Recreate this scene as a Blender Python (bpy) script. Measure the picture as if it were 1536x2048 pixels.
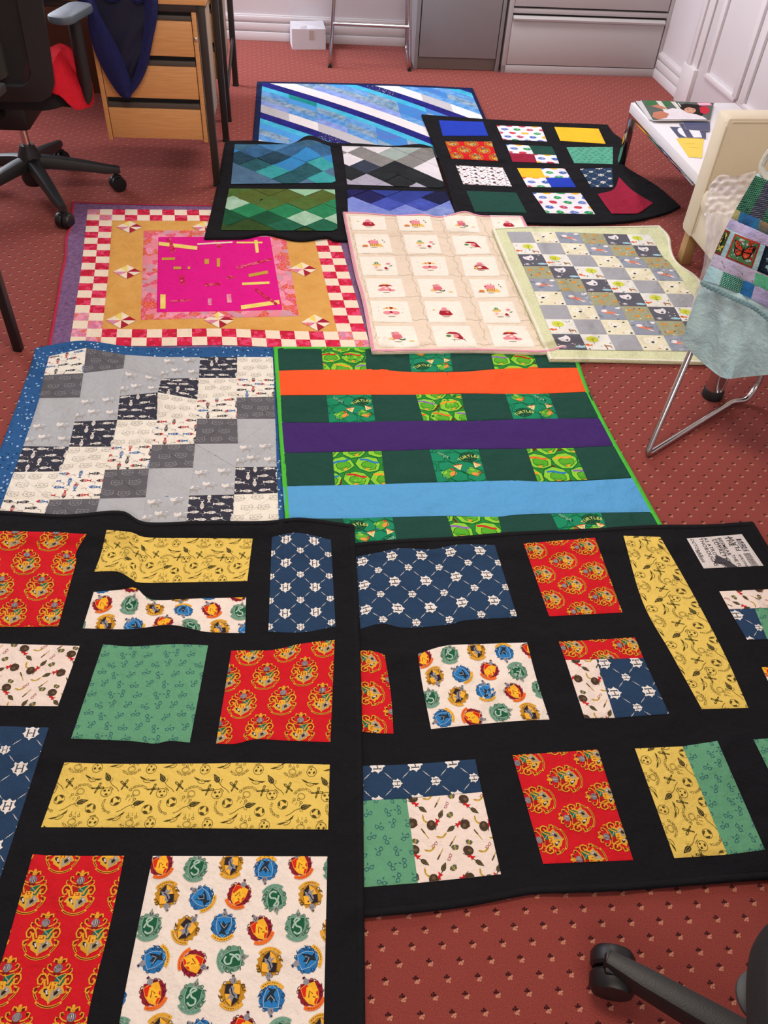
import bpy, bmesh, math, random
import numpy as np
from bisect import bisect_right
from mathutils import Vector, Matrix
from mathutils.geometry import tessellate_polygon

for o in list(bpy.data.objects): bpy.data.objects.remove(o)
SC = bpy.context.scene
COL = SC.collection
# ---------------------------------------------------------------- camera
FPX, PITCH, ROLL, HC = 1656.0, math.radians(45), math.radians(4), 1.65
FW = np.array([0, math.cos(PITCH), -math.sin(PITCH)])
_u0 = np.array([0, math.sin(PITCH), math.cos(PITCH)]); _r0 = np.array([1., 0, 0])
RT = _r0*math.cos(ROLL) + _u0*math.sin(ROLL)
UP = -_r0*math.sin(ROLL) + _u0*math.cos(ROLL)
CAMP = np.array([0, 0, HC])
cd = bpy.data.cameras.new('camera'); cam = bpy.data.objects.new('camera', cd); COL.objects.link(cam)
cd.sensor_fit = 'VERTICAL'; cd.sensor_height = 36; cd.lens = FPX/2048*36; cd.clip_start = .01
cam.matrix_world = Matrix(((RT[0], UP[0], -FW[0], 0), (RT[1], UP[1], -FW[1], 0), (RT[2], UP[2], -FW[2], HC), (0, 0, 0, 1)))
SC.camera = cam
# ---------------------------------------------------------------- world, lights, exposure
SC.view_settings.view_transform = 'Standard'; SC.view_settings.look = 'None'
SC.view_settings.gamma = 1; SC.view_settings.exposure = 0.1
try: SC.view_settings.use_curve_mapping = False
except Exception: pass
w = bpy.data.worlds.new('world'); SC.world = w; w.use_nodes = True
w.node_tree.nodes['Background'].inputs[0].default_value = (.93, .93, 1.0, 1)
w.node_tree.nodes['Background'].inputs[1].default_value = 0.6
def area(name, loc, target, sx, sy, power, color):
    l = bpy.data.lights.new(name, 'AREA'); l.shape = 'RECTANGLE'; l.size = sx; l.size_y = sy; l.energy = power; l.color = color
    o = bpy.data.objects.new(name, l); COL.objects.link(o); o.location = loc
    o.rotation_euler = (Vector(target)-Vector(loc)).to_track_quat('-Z', 'Y').to_euler(); return o
area('window_light_left', (-3.15, 5.05, 1.7), (0.2, 4.0, .5), 1.3, 1.5, 105, (.86, .91, 1.0))
area('fill_light_behind', (0.4, -1.45, 1.9), (0.2, 3, .2), 2.2, 1.4, 30, (1.0, .90, .80))  # warm fill added behind the camera; the rear wall has no window
area('ceiling_light', (0.3, 4.75, 2.62), (0.3, 4.5, 0), 1.2, .6, 40, (1.0, .97, .94))
area('ceiling_light_near', (-0.2, 1.5, 2.62), (-0.2, 1.5, 0), 1.2, .6, 38, (1.0, .88, .74))

# ---------------------------------------------------------------- projecting helpers (a pixel becomes a point at a height or on an upright plane)
def at(px, py, z=0.0):
    d = FW*FPX + RT*(px-768) - UP*(py-1024); t = (z-HC)/d[2]; return CAMP + d*t
def onplane(px, py, p0, ang):
    n = np.array([-math.sin(math.radians(ang)), math.cos(math.radians(ang)), 0]); d = FW*FPX + RT*(px-768) - UP*(py-1024)
    t = ((np.array([p0[0], p0[1], 0])-CAMP)@n)/(d@n); return CAMP + d*t

# ---------------------------------------------------------------- colour and material helpers
def lin(c):
    if isinstance(c, str): c = [int(c[i:i+2], 16) for i in (0, 2, 4)]
    r = []
    for v in c[:3]:
        v = v/255.; r.append(v/12.92 if v <= .04045 else ((v+.055)/1.055)**2.4)
    return (*r, 1)
MATS = {}
def nt(name):
    m = bpy.data.materials.new(name); m.use_nodes = True; t = m.node_tree; b = t.nodes['Principled BSDF']; return m, t, b
def nd(t, typ, **kw):
    n = t.nodes.new(typ)
    for k, v in kw.items(): setattr(n, k, v)
    return n
def math_(t, op, a, b=None, clamp=False):
    n = nd(t, 'ShaderNodeMath', operation=op); n.use_clamp = clamp
    for i, v in enumerate((a, b)):
        if v is None: continue
        if isinstance(v, (int, float)): n.inputs[i].default_value = v
        else: t.links.new(v, n.inputs[i])
    return n.outputs[0]
def mixc(t, f, a, b, mode='MIX'):
    n = nd(t, 'ShaderNodeMix', data_type='RGBA', blend_type=mode)
    for i, v in ((0, f), (6, a), (7, b)):
        if isinstance(v, (int, float)): n.inputs[i].default_value = v
        elif isinstance(v, tuple): n.inputs[i].default_value = v
        else: t.links.new(v, n.inputs[i])
    return n.outputs[2]
def noise(t, co, scale, detail=3, rough=.5):
    n = nd(t, 'ShaderNodeTexNoise'); n.inputs['Scale'].default_value = scale; n.inputs['Detail'].default_value = detail; n.inputs['Roughness'].default_value = rough
    t.links.new(co, n.inputs['Vector']); return n.outputs['Fac']
def ramp(t, f, stops, interp='LINEAR'):
    n = nd(t, 'ShaderNodeValToRGB'); r = n.color_ramp; r.interpolation = interp
    while len(r.elements) > 1: r.elements.remove(r.elements[-1])
    r.elements[0].position = stops[0][0]; r.elements[0].color = stops[0][1]
    for p, c in stops[1:]:
        e = r.elements.new(p); e.color = c
    t.links.new(f, n.inputs[0]); return n.outputs[0]
def bump(t, b, h, strength, dist):
    n = nd(t, 'ShaderNodeBump'); n.inputs['Strength'].default_value = strength; n.inputs['Distance'].default_value = dist
    t.links.new(h, n.inputs['Height']); t.links.new(n.outputs[0], b.inputs['Normal']); return n
def fabric_bump(t, b, co, amt=1.0):
    h = math_(t, 'ADD', math_(t, 'MULTIPLY', noise(t, co, 900, 1), .06), math_(t, 'ADD', math_(t, 'MULTIPLY', noise(t, co, 38, 3, .6), .5), math_(t, 'MULTIPLY', noise(t, co, 11, 2), .9)))
    rg = math_(t, 'ABSOLUTE', math_(t, 'SUBTRACT', noise(t, co, 4.5, 2, .45), .5)); h = math_(t, 'ADD', h, math_(t, 'MULTIPLY', rg, -2.6)); bump(t, b, h, 1.0*amt, .013)
def cloth(col, var=.05, kind=None, col2=None, scale=30, name=None):
    """plain or mottled cotton"""
    key = (col, var, kind, col2, scale)
    if key in MATS: return MATS[key]
    m, t, b = nt(name or 'cotton_'+str(len(MATS))); co = nd(t, 'ShaderNodeTexCoord').outputs['Object']
    c = lin(col)
    if kind == 'batik':
        f = noise(t, co, scale, 5, .65); c2 = lin(col2)
        out = ramp(t, f, [(.32, c), (.5, tuple(.5*(a+d) for a, d in zip(c, c2))), (.66, c2)])
    elif kind == 'dots':
        v = nd(t, 'ShaderNodeTexVoronoi'); v.inputs['Scale'].default_value = scale; t.links.new(co, v.inputs['Vector'])
        out = mixc(t, math_(t, 'LESS_THAN', v.outputs['Distance'], .22), c, lin(col2))
        if var > .5:
            v2 = nd(t, 'ShaderNodeTexVoronoi'); v2.inputs['Scale'].default_value = scale*1.13; v2.inputs['Randomness'].default_value = .9
            t.links.new(co, v2.inputs['Vector']); out = mixc(t, math_(t, 'LESS_THAN', v2.outputs['Distance'], .18), out, lin('16233f'))
    elif kind == 'floral':
        v = nd(t, 'ShaderNodeTexVoronoi'); v.inputs['Scale'].default_value = scale; t.links.new(co, v.inputs['Vector'])
        s = nd(t, 'ShaderNodeSeparateColor'); t.links.new(v.outputs['Color'], s.inputs[0])
        cs = [lin(k) for k in col2]
        out = ramp(t, s.outputs[0], [(i/len(cs), k) for i, k in enumerate(cs)], 'CONSTANT')
        v3 = nd(t, 'ShaderNodeTexVoronoi', feature='DISTANCE_TO_EDGE'); v3.inputs['Scale'].default_value = scale*2.3; t.links.new(co, v3.inputs['Vector'])
        out = mixc(t, math_(t, 'LESS_THAN', v3.outputs['Distance'], .06), out, c)
    elif kind == 'stripes':
        wv = nd(t, 'ShaderNodeTexWave', bands_direction='X'); wv.inputs['Scale'].default_value = scale; t.links.new(co, wv.inputs['Vector'])
        out = mixc(t, math_(t, 'GREATER_THAN', wv.outputs['Fac'], .7), c, lin(col2))
    else:
        f = noise(t, co, 60, 3); out = mixc(t, f, tuple(min(1, k*(1-var)) for k in c[:3])+(1,), tuple(min(1, k*(1+var)) for k in c[:3])+(1,))
    t.links.new(out, b.inputs['Base Color']); b.inputs['Roughness'].default_value = .92; b.inputs['Specular IOR Level'].default_value = .16
    fabric_bump(t, b, co); MATS[key] = m; return m
def ink(col):
    key = ('ink', col)
    if key in MATS: return MATS[key]
    m, t, b = nt('fabric_ink_'+col); b.inputs['Base Color'].default_value = lin(col); b.inputs['Roughness'].default_value = .9; b.inputs['Specular IOR Level'].default_value = .15
    co = nd(t, 'ShaderNodeTexCoord').outputs['Object']; f = noise(t, co, 250, 2); c = lin(col)
    t.links.new(mixc(t, f, tuple(k*.88 for k in c[:3])+(1,), tuple(min(1, k*1.1) for k in c[:3])+(1,)), b.inputs['Base Color'])
    fabric_bump(t, b, co, .7); MATS[key] = m; return m
def solid(name, col, rough=.5, metal=0., var=.04, scale=12, bmp=0., bscale=200, spec=.5, coat=0., trans=0., alpha=1.):
    if name in MATS: return MATS[name]
    m, t, b = nt(name); co = nd(t, 'ShaderNodeTexCoord').outputs['Object']; c = lin(col); f = noise(t, co, scale, 4)
    t.links.new(mixc(t, f, tuple(k*(1-var) for k in c[:3])+(1,), tuple(min(1, k*(1+var)) for k in c[:3])+(1,)), b.inputs['Base Color'])
    b.inputs['Roughness'].default_value = rough; b.inputs['Metallic'].default_value = metal; b.inputs['Specular IOR Level'].default_value = spec
    b.inputs['Coat Weight'].default_value = coat; b.inputs['Transmission Weight'].default_value = trans; b.inputs['Alpha'].default_value = alpha
    if bmp: bump(t, b, noise(t, co, bscale, 3), bmp, .003)
    MATS[name] = m; return m

# ---------------------------------------------------------------- objects
def thing(name, label, cat, loc=(0, 0, 0), group=None):
    o = bpy.data.objects.new(name, None); COL.objects.link(o); o.location = tuple(float(v) for v in loc); o.empty_display_size = .05
    o['label'] = label; o['category'] = cat
    if group: o['group'] = group
    return o
def rootloc(p):
    v = Vector((0, 0, 0))
    while p is not None: v += p.location; p = p.parent
    return v
class MB:
    def __init__(s): s.v = []; s.f = []; s.m = []; s.n = 0; s.slots = []
    def slot(s, mat):
        if mat not in s.slots: s.slots.append(mat)
        return s.slots.index(mat)
    def add(s, v, f, mat):
        k = s.slot(mat); s.v.append(np.asarray(v, float).reshape(-1, 3))
        for q in f: s.f.append([i+s.n for i in q]); s.m.append(k)
        s.n += len(v)
    def box(s, c, d, mat, rot=0., bev=0., tilt=None):
        bm = bmesh.new(); bmesh.ops.create_cube(bm, size=1)
        for v in bm.verts: v.co = Vector((v.co.x*d[0], v.co.y*d[1], v.co.z*d[2]))
        if bev: bmesh.ops.bevel(bm, geom=bm.edges[:], offset=bev, segments=2, profile=.5, affect='EDGES')
        M = Matrix.Translation(Vector(tuple(float(k) for k in c))) @ Matrix.Rotation(rot, 4, 'Z')
        if tilt is not None: M = M @ tilt
        bm.verts.ensure_lookup_table(); bm.verts.index_update()
        s.add([tuple(M @ v.co) for v in bm.verts], [[v.index for v in f.verts] for f in bm.faces], mat); bm.free()
    def tube(s, pts, r, mat, n=12, cap=True, sx=1.0):
        P = [Vector(tuple(float(k) for k in p)) for p in pts]; R = r if isinstance(r, (list, tuple)) else [r]*len(P)
        V = []; prev = None
        for i, p in enumerate(P):
            d = (P[min(i+1, len(P)-1)]-P[max(i-1, 0)]).normalized()
            if prev is None:
                a = d.cross(Vector((0, 0, 1)));  a = a.normalized() if a.length > 1e-4 else Vector((1, 0, 0))
            else:
                a = prev - d*prev.dot(d); a.normalize()
            prev = a; b2 = d.cross(a)
            for k in range(n):
                t_ = 2*math.pi*k/n; V.append(tuple(p + a*math.cos(t_)*R[i]*sx + b2*math.sin(t_)*R[i]))
        F = [[i*n+k, i*n+(k+1) % n, (i+1)*n+(k+1) % n, (i+1)*n+k] for i in range(len(P)-1) for k in range(n)]
        if cap: F += [list(range(n))[::-1], [(len(P)-1)*n+k for k in range(n)]]
        s.add(V, F, mat)
    def lathe(s, prof, c, mat, n=24, axis=(0, 0, 1)):
        q = Vector((0, 0, 1)).rotation_difference(Vector(axis)); V = []
        for r, z in prof:
            for k in range(n):
                t_ = 2*math.pi*k/n; V.append(tuple(q @ Vector((r*math.cos(t_), r*math.sin(t_), z)) + Vector(tuple(float(k2) for k2 in c))))
        F = [[i*n+k, i*n+(k+1) % n, (i+1)*n+(k+1) % n, (i+1)*n+k] for i in range(len(prof)-1) for k in range(n)]
        F += [list(range(n))[::-1], [(len(prof)-1)*n+k for k in range(n)]]
        s.add(V, F, mat)
    def grid(s, A, mat):  # A: (n,m,3)
        n, m = A.shape[:2]
        s.add(A.reshape(-1, 3), [[i*m+j, i*m+j+1, (i+1)*m+j+1, (i+1)*m+j] for i in range(n-1) for j in range(m-1)], mat)
    def build(s, name, parent=None, smooth=True, sharp=None, **props):
        me = bpy.data.meshes.new(name); L = rootloc(parent); V = (np.concatenate(s.v) if s.v else np.zeros((0, 3))) - np.array(L)
        me.from_pydata(V.tolist(), [], s.f)
        for m in s.slots: me.materials.append(m)
        me.polygons.foreach_set('material_index', s.m)
        if smooth:
            me.polygons.foreach_set('use_smooth', [True]*len(me.polygons))
            try: me.set_sharp_from_angle(angle=math.radians(sharp or 35))
            except Exception: pass
        me.update(); o = bpy.data.objects.new(name, me); COL.objects.link(o)
        if parent: o.parent = parent
        for k, v in props.items(): o[k] = v
        return o
def bez(pts, n=8):
    """Catmull-Rom through points"""
    P = [np.array(p, float) for p in pts]; P = [2*P[0]-P[1]]+P+[2*P[-1]-P[-2]]; out = []
    for i in range(1, len(P)-2):
        for k in range(n):
            t = k/n; a, b, c, d = P[i-1], P[i], P[i+1], P[i+2]
            out.append(.5*((2*b)+(-a+c)*t+(2*a-5*b+4*c-d)*t*t+(-a+3*b-3*c+d)*t**3))
    out.append(P[-2]); return out
def fillet(pts, r=.03, n=5):
    P = [np.array(p, float) for p in pts]; out = [P[0]]
    for i in range(1, len(P)-1):
        a = P[i]+(P[i-1]-P[i])/np.linalg.norm(P[i-1]-P[i])*r; b = P[i]+(P[i+1]-P[i])/np.linalg.norm(P[i+1]-P[i])*r
        for k in range(n+1):
            t = k/n; out.append((1-t)**2*a+2*t*(1-t)*P[i]+t*t*b)
    out.append(P[-1]); return out
# ================================================================ room
def carpet_mat():
    m, t, b = nt('carpet'); co = nd(t, 'ShaderNodeTexCoord').outputs['Object']
    a1 = (.0563, .0057); a2 = (.0235, .0305); D = a1[0]*a2[1]-a1[1]*a2[0]
    sp = nd(t, 'ShaderNodeSeparateXYZ'); t.links.new(co, sp.inputs[0]); x, y = sp.outputs[0], sp.outputs[1]
    def lc(a, b_, c=0): return math_(t, 'ADD', math_(t, 'ADD', math_(t, 'MULTIPLY', x, a), math_(t, 'MULTIPLY', y, b_)), c)
    u = math_(t, 'SUBTRACT', math_(t, 'FRACT', lc(a2[1]/D, -a2[0]/D, .13)), .5); v = math_(t, 'SUBTRACT', math_(t, 'FRACT', lc(-a1[1]/D, a1[0]/D, .41)), .5)
    lx = math_(t, 'ADD', math_(t, 'MULTIPLY', u, a1[0]), math_(t, 'MULTIPLY', v, a2[0])); ly = math_(t, 'ADD', math_(t, 'MULTIPLY', u, a1[1]), math_(t, 'MULTIPLY', v, a2[1]))
    nz = math_(t, 'MULTIPLY', math_(t, 'SUBTRACT', noise(t, co, 350, 2), .5), .0035)
    def blobs(ps, r):
        out = None
        for px, py in ps:
            dx = math_(t, 'SUBTRACT', lx, px); dy = math_(t, 'SUBTRACT', ly, py)
            d = math_(t, 'ADD', math_(t, 'SQRT', math_(t, 'ADD', math_(t, 'MULTIPLY', dx, dx), math_(t, 'MULTIPLY', dy, dy))), nz)
            out = d if out is None else math_(t, 'MINIMUM', out, d)
        return math_(t, 'SUBTRACT', 1.0, math_(t, 'MULTIPLY', out, 1/r), True)
    dk = blobs([(-.0048, .0015), (-.0015, .0048), (-.0012, .0012), (.002, .002)], .0026); tn = blobs([(.0012, -.0022), (.0048, -.0005), (.0035, -.0050), (-.001, -.0048)], .0024)
    n1 = noise(t, co, 420, 3, .7); n2 = noise(t, co, 3, 2)
    base = ramp(t, n1, [(.3, lin('75302b')), (.7, lin('a24e45'))]); base = mixc(t, math_(t, 'MULTIPLY', n2, .3), base, lin('90443f'))
    out = mixc(t, math_(t, 'MULTIPLY', dk, 3.0, True), base, lin('3a1214')); out = mixc(t, math_(t, 'MULTIPLY', tn, 3.0, True), out, lin('c48a70'))
    t.links.new(out, b.inputs['Base Color']); b.inputs['Roughness'].default_value = .97; b.inputs['Specular IOR Level'].default_value = .1
    b.inputs['Sheen Weight'].default_value = .25; b.inputs['Sheen Roughness'].default_value = .5; b.inputs['Sheen Tint'].default_value = lin('e8b8b8')
    bump(t, b, noise(t, co, 480, 3, .7), .6, .004); return m
def struct(mb, name, **k): return mb.build(name, kind='structure', **k)
WD = math.radians(5.2)
m_wall = solid('wall_paint', 'd2cbd0', .75, var=.02, scale=4, bmp=.12, bscale=60, spec=.3)
m_gloss = solid('gloss_paint', 'ddd8dc', .35, var=.02, scale=6, spec=.5)
mb = MB(); mb.box((0.2, 2.6, -.03), (9, 8.2, .06), carpet_mat()); struct(mb, 'floor')
bw = np.array([-.066, 5.909]); bd = np.array([math.cos(WD), math.sin(WD)]); bn = np.array([-bd[1], bd[0]])
rw0 = np.array([1.509, 5.56]); rd = np.array([.182, -.983]); rd = rd/np.linalg.norm(rd); rn = np.array([-rd[1], rd[0]]); rang = math.atan2(rd[1], rd[0])
def bwp(s, off): p = bw+bd*s+bn*off; return p
mb = MB(); c = bwp(-.6, .06); mb.box((c[0], c[1], 1.3), (5.2, .12, 2.6), m_wall, WD); struct(mb, 'wall_back')
def skirting(mb, p0, p1, ang, sgn):
    c = (p0+p1)/2; L = np.linalg.norm(p1-p0); n = np.array([-math.sin(ang), math.cos(ang)])*sgn
    for z0, z1, th in ((0, .050, .022), (.050, .060, .009), (.060, .100, .019), (.100, .110, .007), (.110, .138, .017), (.138, .146, .008)):
        q = c+n*(th/2); mb.box((q[0], q[1], (z0+z1)/2), (L, th, z1-z0), m_gloss, ang, .0025)
mb = MB(); skirting(mb, bwp(-3.2, 0), bwp(1.8, 0), WD, -1); struct(mb, 'baseboard_back')
def rwp(s, off): return rw0+rd*s-rn*off      # off > 0 goes into the room
inw = -rn if (-rn)[0] < 0 else rn
def rwp(s, off): return rw0+rd*s+inw*off
sg = 1 if (np.array([-math.sin(rang), math.cos(rang)])@inw) > 0 else -1
mb = MB(); c = rwp(2.6, -.06); mb.box((c[0], c[1], 1.3), (5.6, .12, 2.6), m_wall, rang); struct(mb, 'wall_right')
mb = MB(); skirting(mb, rwp(-.3, 0), rwp(.33, 0), rang, sg); skirting(mb, rwp(1.62, 0), rwp(5.2, 0), rang, sg); struct(mb, 'baseboard_right')
mb = MB()
for s0 in (.33, 1.48):
    c = rwp(s0+.07, .022); mb.box((c[0], c[1], .105), (.155, .044, .21), m_gloss, rang, .006)
    c = rwp(s0+.07, .014); mb.box((c[0], c[1], 1.2), (.13, .028, 2.0), m_gloss, rang, .005)
    c = rwp(s0+.045 if s0 < 1 else s0+.095, .033); mb.box((c[0], c[1], 1.2), (.05, .016, 2.0), m_gloss, rang, .005)
c = rwp(.97, .02); mb.box((c[0], c[1], 2.26), (1.3, .04, .13), m_gloss, rang, .005); struct(mb, 'trim_1')
mb = MB(); c = rwp(.97, .004); mb.box((c[0], c[1], 1.1), (1.0, .03, 2.2), m_gloss, rang, .003)
for a, b_, z0, z1 in ((.58, .95, .22, .95), (1.04, 1.38, .22, .95), (.58, .95, 1.1, 2.0), (1.04, 1.38, 1.1, 2.0)):
    for s_, z_, L, h in (((a+b_)/2, z0, b_-a, .03), ((a+b_)/2, z1, b_-a, .03), (a, (z0+z1)/2, .03, z1-z0), (b_, (z0+z1)/2, .03, z1-z0)):
        c = rwp(s_, .026); mb.box((c[0], c[1], z_), (L+.015, .018, h), m_gloss, rang, .006)
struct(mb, 'door_1')

mb = MB(); mb.box((0.0, -1.66, 1.33), (7.2, .12, 2.7), m_wall); struct(mb, 'wall_rear')
mb = MB()
for y_, z_, dy, dz in ((1.35, 1.33, 6.0, 2.7), (6.05, 1.33, .7, 2.7), (5.03, .46, 1.4, .92), (5.03, 2.6, 1.4, .2)): mb.box((-3.3, y_, z_), (.12, dy, dz), m_wall)
struct(mb, 'wall_left')
mb = MB(); mb.box((.2, 2.4, 2.72), (8.2, 8.4, .08), solid('ceiling_paint', 'd8d4d0', .9)); struct(mb, 'ceiling')
# ================================================================ storage at the back wall
m_cab = solid('grey_laminate', '8d898c', .5, var=.02, scale=5, spec=.4); m_cab2 = solid('grey_plinth', '7a706c', .6, var=.04)
m_file = solid('putty_steel', 'b9b4b6', .42, var=.015, scale=5, spec=.45, bmp=.05, bscale=300)
m_dark = solid('dark_gap', '1b1a1c', .7)
def frame2(p0, ang): d = np.array([math.cos(ang), math.sin(ang)]); n = np.array([-d[1], d[0]]); return lambda s, o, z: (p0[0]+d[0]*s+n[0]*o, p0[1]+d[1]*s+n[1]*o, z)
A7 = math.radians(7.1); g = frame2((.013, 5.455), A7)
cab = thing('storage_cupboard', 'mid grey storage cupboard with recessed plinth, left of the white filing cabinet', 'cupboard', g(.24, .2, 0))
for (s, o, z, dx, dy, dz, nm, mt) in ((-.012, .21, .5, .022, .42, 1.0, 'side_panel', m_cab), (.488, .21, .5, .022, .42, 1.0, 'side_panel', m_cab), (.238, .03, .036, .476, .02, .068, 'plinth', m_cab2), (.238, .22, .99, .476, .4, .02, 'top_panel', m_cab), (.238, .41, .5, .476, .012, .98, 'back_panel', m_cab)):
    mb = MB(); mb.box(g(s, o, z), (dx, dy, dz), mt, A7, .002); mb.build(nm, cab)
mb = MB(); mb.box(g(.238, .008, .523), (.468, .018, .90), m_cab, A7, .002); dr = mb.build('door', cab)
g = frame2((.524, 5.508), A7)
fc = thing('filing_cabinet', 'wide pale putty steel filing cabinet with lateral drawers, beside the door', 'filing cabinet', g(.49, .2, 0))
mb = MB()
for s, o, z, dx, dy, dz in ((.013, .2, .55, .026, .4, 1.1), (.972, .2, .55, .026, .4, 1.1), (.49, .2, .022, .98, .4, .044), (.49, .2, 1.09, .98, .4, .02), (.49, .39, .55, .98, .02, 1.1)): mb.box(g(s, o, z), (dx, dy, dz), m_file, A7, .002)
for k in range(3): mb.box(g(.49, .03, .335+k*.31), (.94, .05, .026), m_file, A7, .002)
mb.build('casing', fc)
for k in range(3):
    z0 = .049+k*.31
    mb = MB(); mb.box(g(.49, .012, z0+.118), (.924, .022, .236), m_file, A7, .002)
    d_ = mb.build('drawer', fc)
    mb = MB()
    pr = [(.0, .236), (-.012, .240), (-.014, .250), (.004, .262), (.02, .262), (.02, .236)]
    V = [g(s, o, z0+z) for s in (.03, .95) for o, z in pr]; n = len(pr)
    mb.add(V, [[i, (i+1) % n, n+(i+1) % n, n+i] for i in range(n)]+[list(range(n))[::-1], list(range(n, 2*n))], m_file); mb.build('handle_lip', d_, smooth=False)
    mb = MB(); mb.box(g(.49, .03, z0+.268), (.92, .012, .02), m_dark, A7); mb.build('finger_slot', d_)

# white cardboard box
m_card = solid('white_card', 'd6d3dc', .8, var=.03, scale=20, spec=.2)
bl, br_ = at(585, 99), at(651, 99); ba = math.atan2(br_[1]-bl[1], br_[0]-bl[0]); bwid = np.linalg.norm(br_-bl); g = frame2(bl, ba)
bx = thing('cardboard_box', 'small white cardboard box with torn flap against the back skirting', 'box', g(bwid/2, .07, 0))
mb = MB(); th = .003; hh = .115
mb.box(g(bwid/2, 0, hh/2), (bwid, th, hh), m_card, ba); mb.box(g(bwid/2, .13, hh/2), (bwid, th, hh), m_card, ba); mb.box(g(0, .065, hh/2), (th, .13, hh), m_card, ba); mb.box(g(bwid, .065, hh/2), (th, .13, hh), m_card, ba); mb.box(g(bwid/2, .065, .003), (bwid, .13, th), m_card, ba)
mb.build('carton', bx, smooth=False)
mb = MB()
top = [g(0, 0, hh), g(.06, 0, hh), g(.09, .012, hh-.02), (g(.1, .0, hh-.002)), g(bwid, 0, hh), g(bwid, .13, hh+.012), g(0, .13, hh+.01)]
mb.add(top+[(a, b_, c-.002) for a, b_, c in top], [list(range(7)), list(range(13, 6, -1))]+[[i, (i+1) % 7, 7+(i+1) % 7, 7+i] for i in range(7)], m_card); mb.build('flap', bx, smooth=False)
mb = MB(); mb.box(g(bwid*.58, -.003, hh*.72), (.03, .002, .05), solid('brown_tape', 'bdb2a8', .4), ba); mb.build('tape', bx)

# chrome bar stool
m_chr = solid('chrome', 'c9c6c6', .18, 1.0, var=.05, scale=30)
m_bgrey = solid('stool_seat_plastic', '2a2a2c', .5)
A, B = at(660, 132, .01), at(819, 139, .01)
sd = (B-A)[:2]; sd = sd/np.linalg.norm(sd); sn = np.array([-sd[1], sd[0]])
st = thing('bar_stool', 'tall chrome tube bar stool with sled feet in front of the back wall', 'stool', (*((A+B)/2)[:2]+sn*.17, 0))
sw = np.linalg.norm((B-A)[:2])
for sgn, base, nm in ((1, A, 'leg_frame'), (-1, B, 'leg_frame')):
    def q(s, o, z): return (base[0]+sd[0]*s*sgn+sn[0]*o, base[1]+sd[1]*s*sgn+sn[1]*o, z)
    mb = MB(); mb.tube(fillet([q(.045, .06, .76), q(0.0, -.0, .011), q(0, .38, .011), q(.045, .32, .76)], .045, 6), .011, m_chr); mb.build(nm, st)
    mb = MB(); mb.tube([q(0, -.005, .006), q(0, .03, .006)], .012, solid('black_rubber', '151515', .6)); mb.build('foot_pad', st)
for z, o in ((.235, .016), (.52, .06)):
    s0 = .045*z/.76
    mb = MB(); mb.tube([(A[0]+sd[0]*s0+sn[0]*o, A[1]+sd[1]*s0+sn[1]*o, z), (A[0]+sd[0]*(sw-s0)+sn[0]*o, A[1]+sd[1]*(sw-s0)+sn[1]*o, z)], .009, m_chr); mb.build('footrest', st)
mb = MB(); c = (A+B)[:2]/2+sn*.19; mb.box((c[0], c[1], .775), (sw-.06, .34, .03), m_bgrey, math.atan2(sd[1], sd[0]), .012); mb.build('seat', st)
# ================================================================ quilt geometry: sheets that lie on the carpet, over each other, with folds
def segd(X, Y, a, b):
    ax, ay = a[:2]; bx, by = b[:2]; dx, dy = bx-ax, by-ay; L = dx*dx+dy*dy+1e-12
    t = np.clip(((X-ax)*dx+(Y-ay)*dy)/L, 0, 1); return np.hypot(X-ax-t*dx, Y-ay-t*dy), t
def sdist(X, Y, poly):
    d = np.full(X.shape, 1e9); ins = np.zeros(X.shape, bool); n = len(poly)
    for i in range(n):
        a, b = poly[i], poly[(i+1) % n]; dd, _ = segd(X, Y, a, b); d = np.minimum(d, dd)
        c = (a[1] > Y) != (b[1] > Y)
        with np.errstate(divide='ignore', invalid='ignore'): xi = (b[0]-a[0])*(Y-a[1])/(b[1]-a[1])+a[0]
        ins ^= c & (X < xi)
    return np.where(ins, d, -d)
def sstep(x, a, b): t = np.clip((x-a)/(b-a), 0, 1); return t*t*(3-2*t)
def crom(P, n):
    P = np.array(P, float)
    if len(P) == 2: t = np.linspace(0, 1, n)[:, None]; return P[0]*(1-t)+P[1]*t
    Q = np.array(bez(P, 6)); s = np.concatenate([[0], np.cumsum(np.linalg.norm(np.diff(Q, axis=0), axis=1))]); u = np.linspace(0, s[-1], n)
    return np.stack([np.interp(u, s, Q[:, k]) for k in range(2)], 1)
class Coons:
    """surface over four edge lines given as photo pixels, laid on the floor plane"""
    def __init__(s, T, R, B, L):
        s.e = []
        for E_ in (T, R, B, L): s.e.append(crom([at(*p)[:2] for p in E_], 60))
        T, R, B, L = s.e; s.c = [(T[0]+L[0])/2, (T[-1]+R[0])/2, (B[-1]+R[-1])/2, (B[0]+L[-1])/2]
        ln = lambda e: np.linalg.norm(np.diff(e, axis=0), axis=1).sum(); s.W = (ln(T)+ln(B))/2; s.H = (ln(R)+ln(L))/2
    def xy(s, u, v):
        g = np.linspace(0, 1, 60); u = np.asarray(u, float); v = np.asarray(v, float)
        ev = lambda e, t: np.stack([np.interp(t, g, e[:, 0]), np.interp(t, g, e[:, 1])], -1)
        T, B, L, R = ev(s.e[0], u), ev(s.e[2], u), ev(s.e[3], v), ev(s.e[1], v); u = u[..., None]; v = v[..., None]; c = s.c
        return (1-v)*T+v*B+(1-u)*L+u*R-((1-u)*(1-v)*c[0]+u*(1-v)*c[1]+u*v*c[2]+(1-u)*v*c[3])
def quad(TL, TR, BR, BL): return ([TL, TR], [TR, BR], [BL, BR], [TL, BL])
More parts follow.
